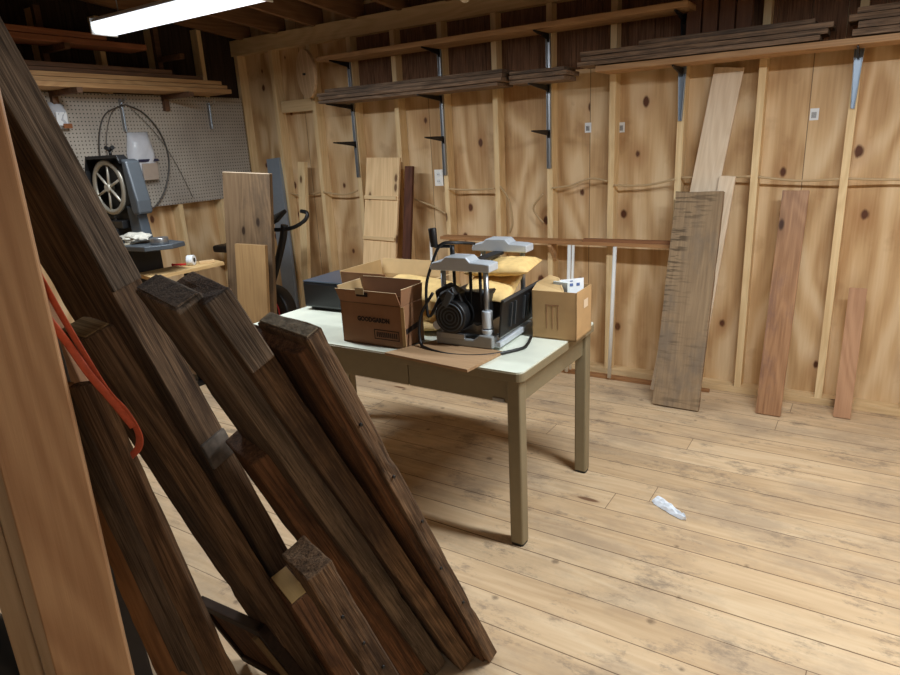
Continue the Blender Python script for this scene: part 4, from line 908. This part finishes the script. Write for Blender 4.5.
timber('R1', 'old_plank', wood('worn_red_plank', (170, 126, 86), (112, 78, 52), 'Z', rings=.4, rough=.8, bump=.8, stain=(60, 40, 30), stain_amt=.6), 'reddish plank with a worn splintered patch beside the light post', 'plank', .003, .004, seed=12)
timber('L2', 'light_board', REDS, 'thin light brown board with top end showing behind the orange strap', 'plank', .0008, 0, seed=13)
timber('G', 'grey_strip', flat('grey_blue_plastic', (110, 114, 124), .5), 'blue grey strip squeezed between light post and dark planks', 'strip', .0003, 0, seed=14, group=None)
timber('W', 'upright_post', FIR, 'upright light fir post at the left edge of the view', 'post', .0004, 0, seed=15, group=None, bevel=.003)
timber('W2', 'fir_board', FIRL, 'pale fir board standing left of the upright post', 'board', .001, 0, seed=16, group='pale boards left of the upright post')
timber('W3', 'fir_board', FIRL, 'pale fir board standing farthest left beside the dark bag', 'board', .001, 0, seed=17, group='pale boards left of the upright post')

# open knot holes and nails on the lit edges of two timbers
for o_ in [x for x in COL.objects if x.get('category') == 'timber']:
    if o_['label'].startswith(('short timber with nail', 'brown timber farthest')):
        w_2 = max(v.co.x for v in o_.data.vertices); L_ = max(v.co.z for v in o_.data.vertices)
        for k in range(5):
            bm = B(); zz = L_*(.25+.14*k); add_cyl(bm, (-w_2-.003, .01*math.sin(k*2.1), zz), (-w_2+.01, .01*math.sin(k*2.1), zz), .004, seg=8); obj('nail_head', bm, BLKM, o_)
# orange strap hanging over the planks beside the post
bm = B()
add_tube(bm, [(-1.150, .512, 1.44), (-1.127, .518, 1.377), (-1.124, .544, 1.279), (-1.102, .570, 1.169), (-1.090, .590, 1.121), (-1.087, .604, 1.073), (-1.100, .607, 1.040), (-1.118, .600, 1.02)], .008, 8, ry=.0015, upv=(.9, .2, .4))
add_tube(bm, [(-1.150, .508, 1.35), (-1.129, .517, 1.305), (-1.128, .538, 1.255), (-1.110, .552, 1.200), (-1.098, .572, 1.150), (-1.088, .598, 1.085)], .007, 8, ry=.0015, upv=(.6, .6, .4))
tag(obj('orange_strap', bm, STRAP), 'orange webbing strap draped over the dark planks beside the light post', 'strap')
# dark framed panel resting on its corner between the timbers
c0 = Vector((-1.204, .886, .379)); e1 = Vector((-.40, .09, -.13)).normalized(); e2 = Vector((.067, .043, -.154)); e2 = (e2-e1*e2.dot(e1)).normalized(); nn = e1.cross(e2)
t = thing('framed_panel', (0, 0, 0), 'dark framed wooden panel low between the planks and the long timber', 'panel')
PW, PH = .44, .262; c1 = c0 + Vector((0, 0, .002))
M = Matrix(((e1.x, nn.x, -e2.x, c1.x), (e1.y, nn.y, -e2.y, c1.y), (e1.z, nn.z, -e2.z, c1.z), (0, 0, 0, 1)))
t.matrix_world = M
FRM = wood('dark_frame', (62, 44, 34), (36, 26, 20), 'X', rings=.3)
for nm_, c_, s_ in (('rail', (PW/2, 0, -.015), (PW, .028, .03)), ('rail', (PW/2, 0, -PH+.015), (PW, .028, .03)), ('stile', (.015, 0, -PH/2), (.03, .0281, PH)), ('stile', (PW-.015, 0, -PH/2), (.03, .0281, PH))):
    box_obj(nm_, c_, s_, FRM, t, .003)
box_obj('infill', (PW/2, 0, -PH/2), (PW-.05, .008, PH-.05), TIMBR, t)
bm = B(); add_box(bm, (0, 0, 0), (.02, .012, .20)); obj('pale_batten', bm, TANS, t, .001, (.085, .012 if nn.dot(Vector((0, 0, 1.55))-c0) > 0 else -.012, -.15))
# black bag at the left edge
bm = B(); bmesh.ops.create_icosphere(bm, subdivisions=4, radius=1)
for v in bm.verts:
    d = 1+.12*noise.noise(v.co*2.0)+.05*noise.noise(v.co*7); z_ = v.co.z
    v.co = Vector((v.co.x*.17*d, v.co.y*.15*d, .37+z_*.38*d)); v.co.z = max(v.co.z, .002)
    v.co.x *= 1-.3*max(0, z_)**2; v.co.y *= 1-.3*max(0, z_)**2
for f in bm.faces: f.smooth = True
tag(obj('black_sack', bm, flat('black_sack', (30, 34, 38), .5, bump=.8, scale=9), None, 0, (-1.56, .36, 0)), 'black sack standing at the lower left corner beside the pale boards', 'sack')
bm = B(); add_prism(bm, [(-.09, 0), (.09, 0), (.09, .5), (-.09, .5)], 0, 1, 'XY'); bm.free()
S.frame_set(1)
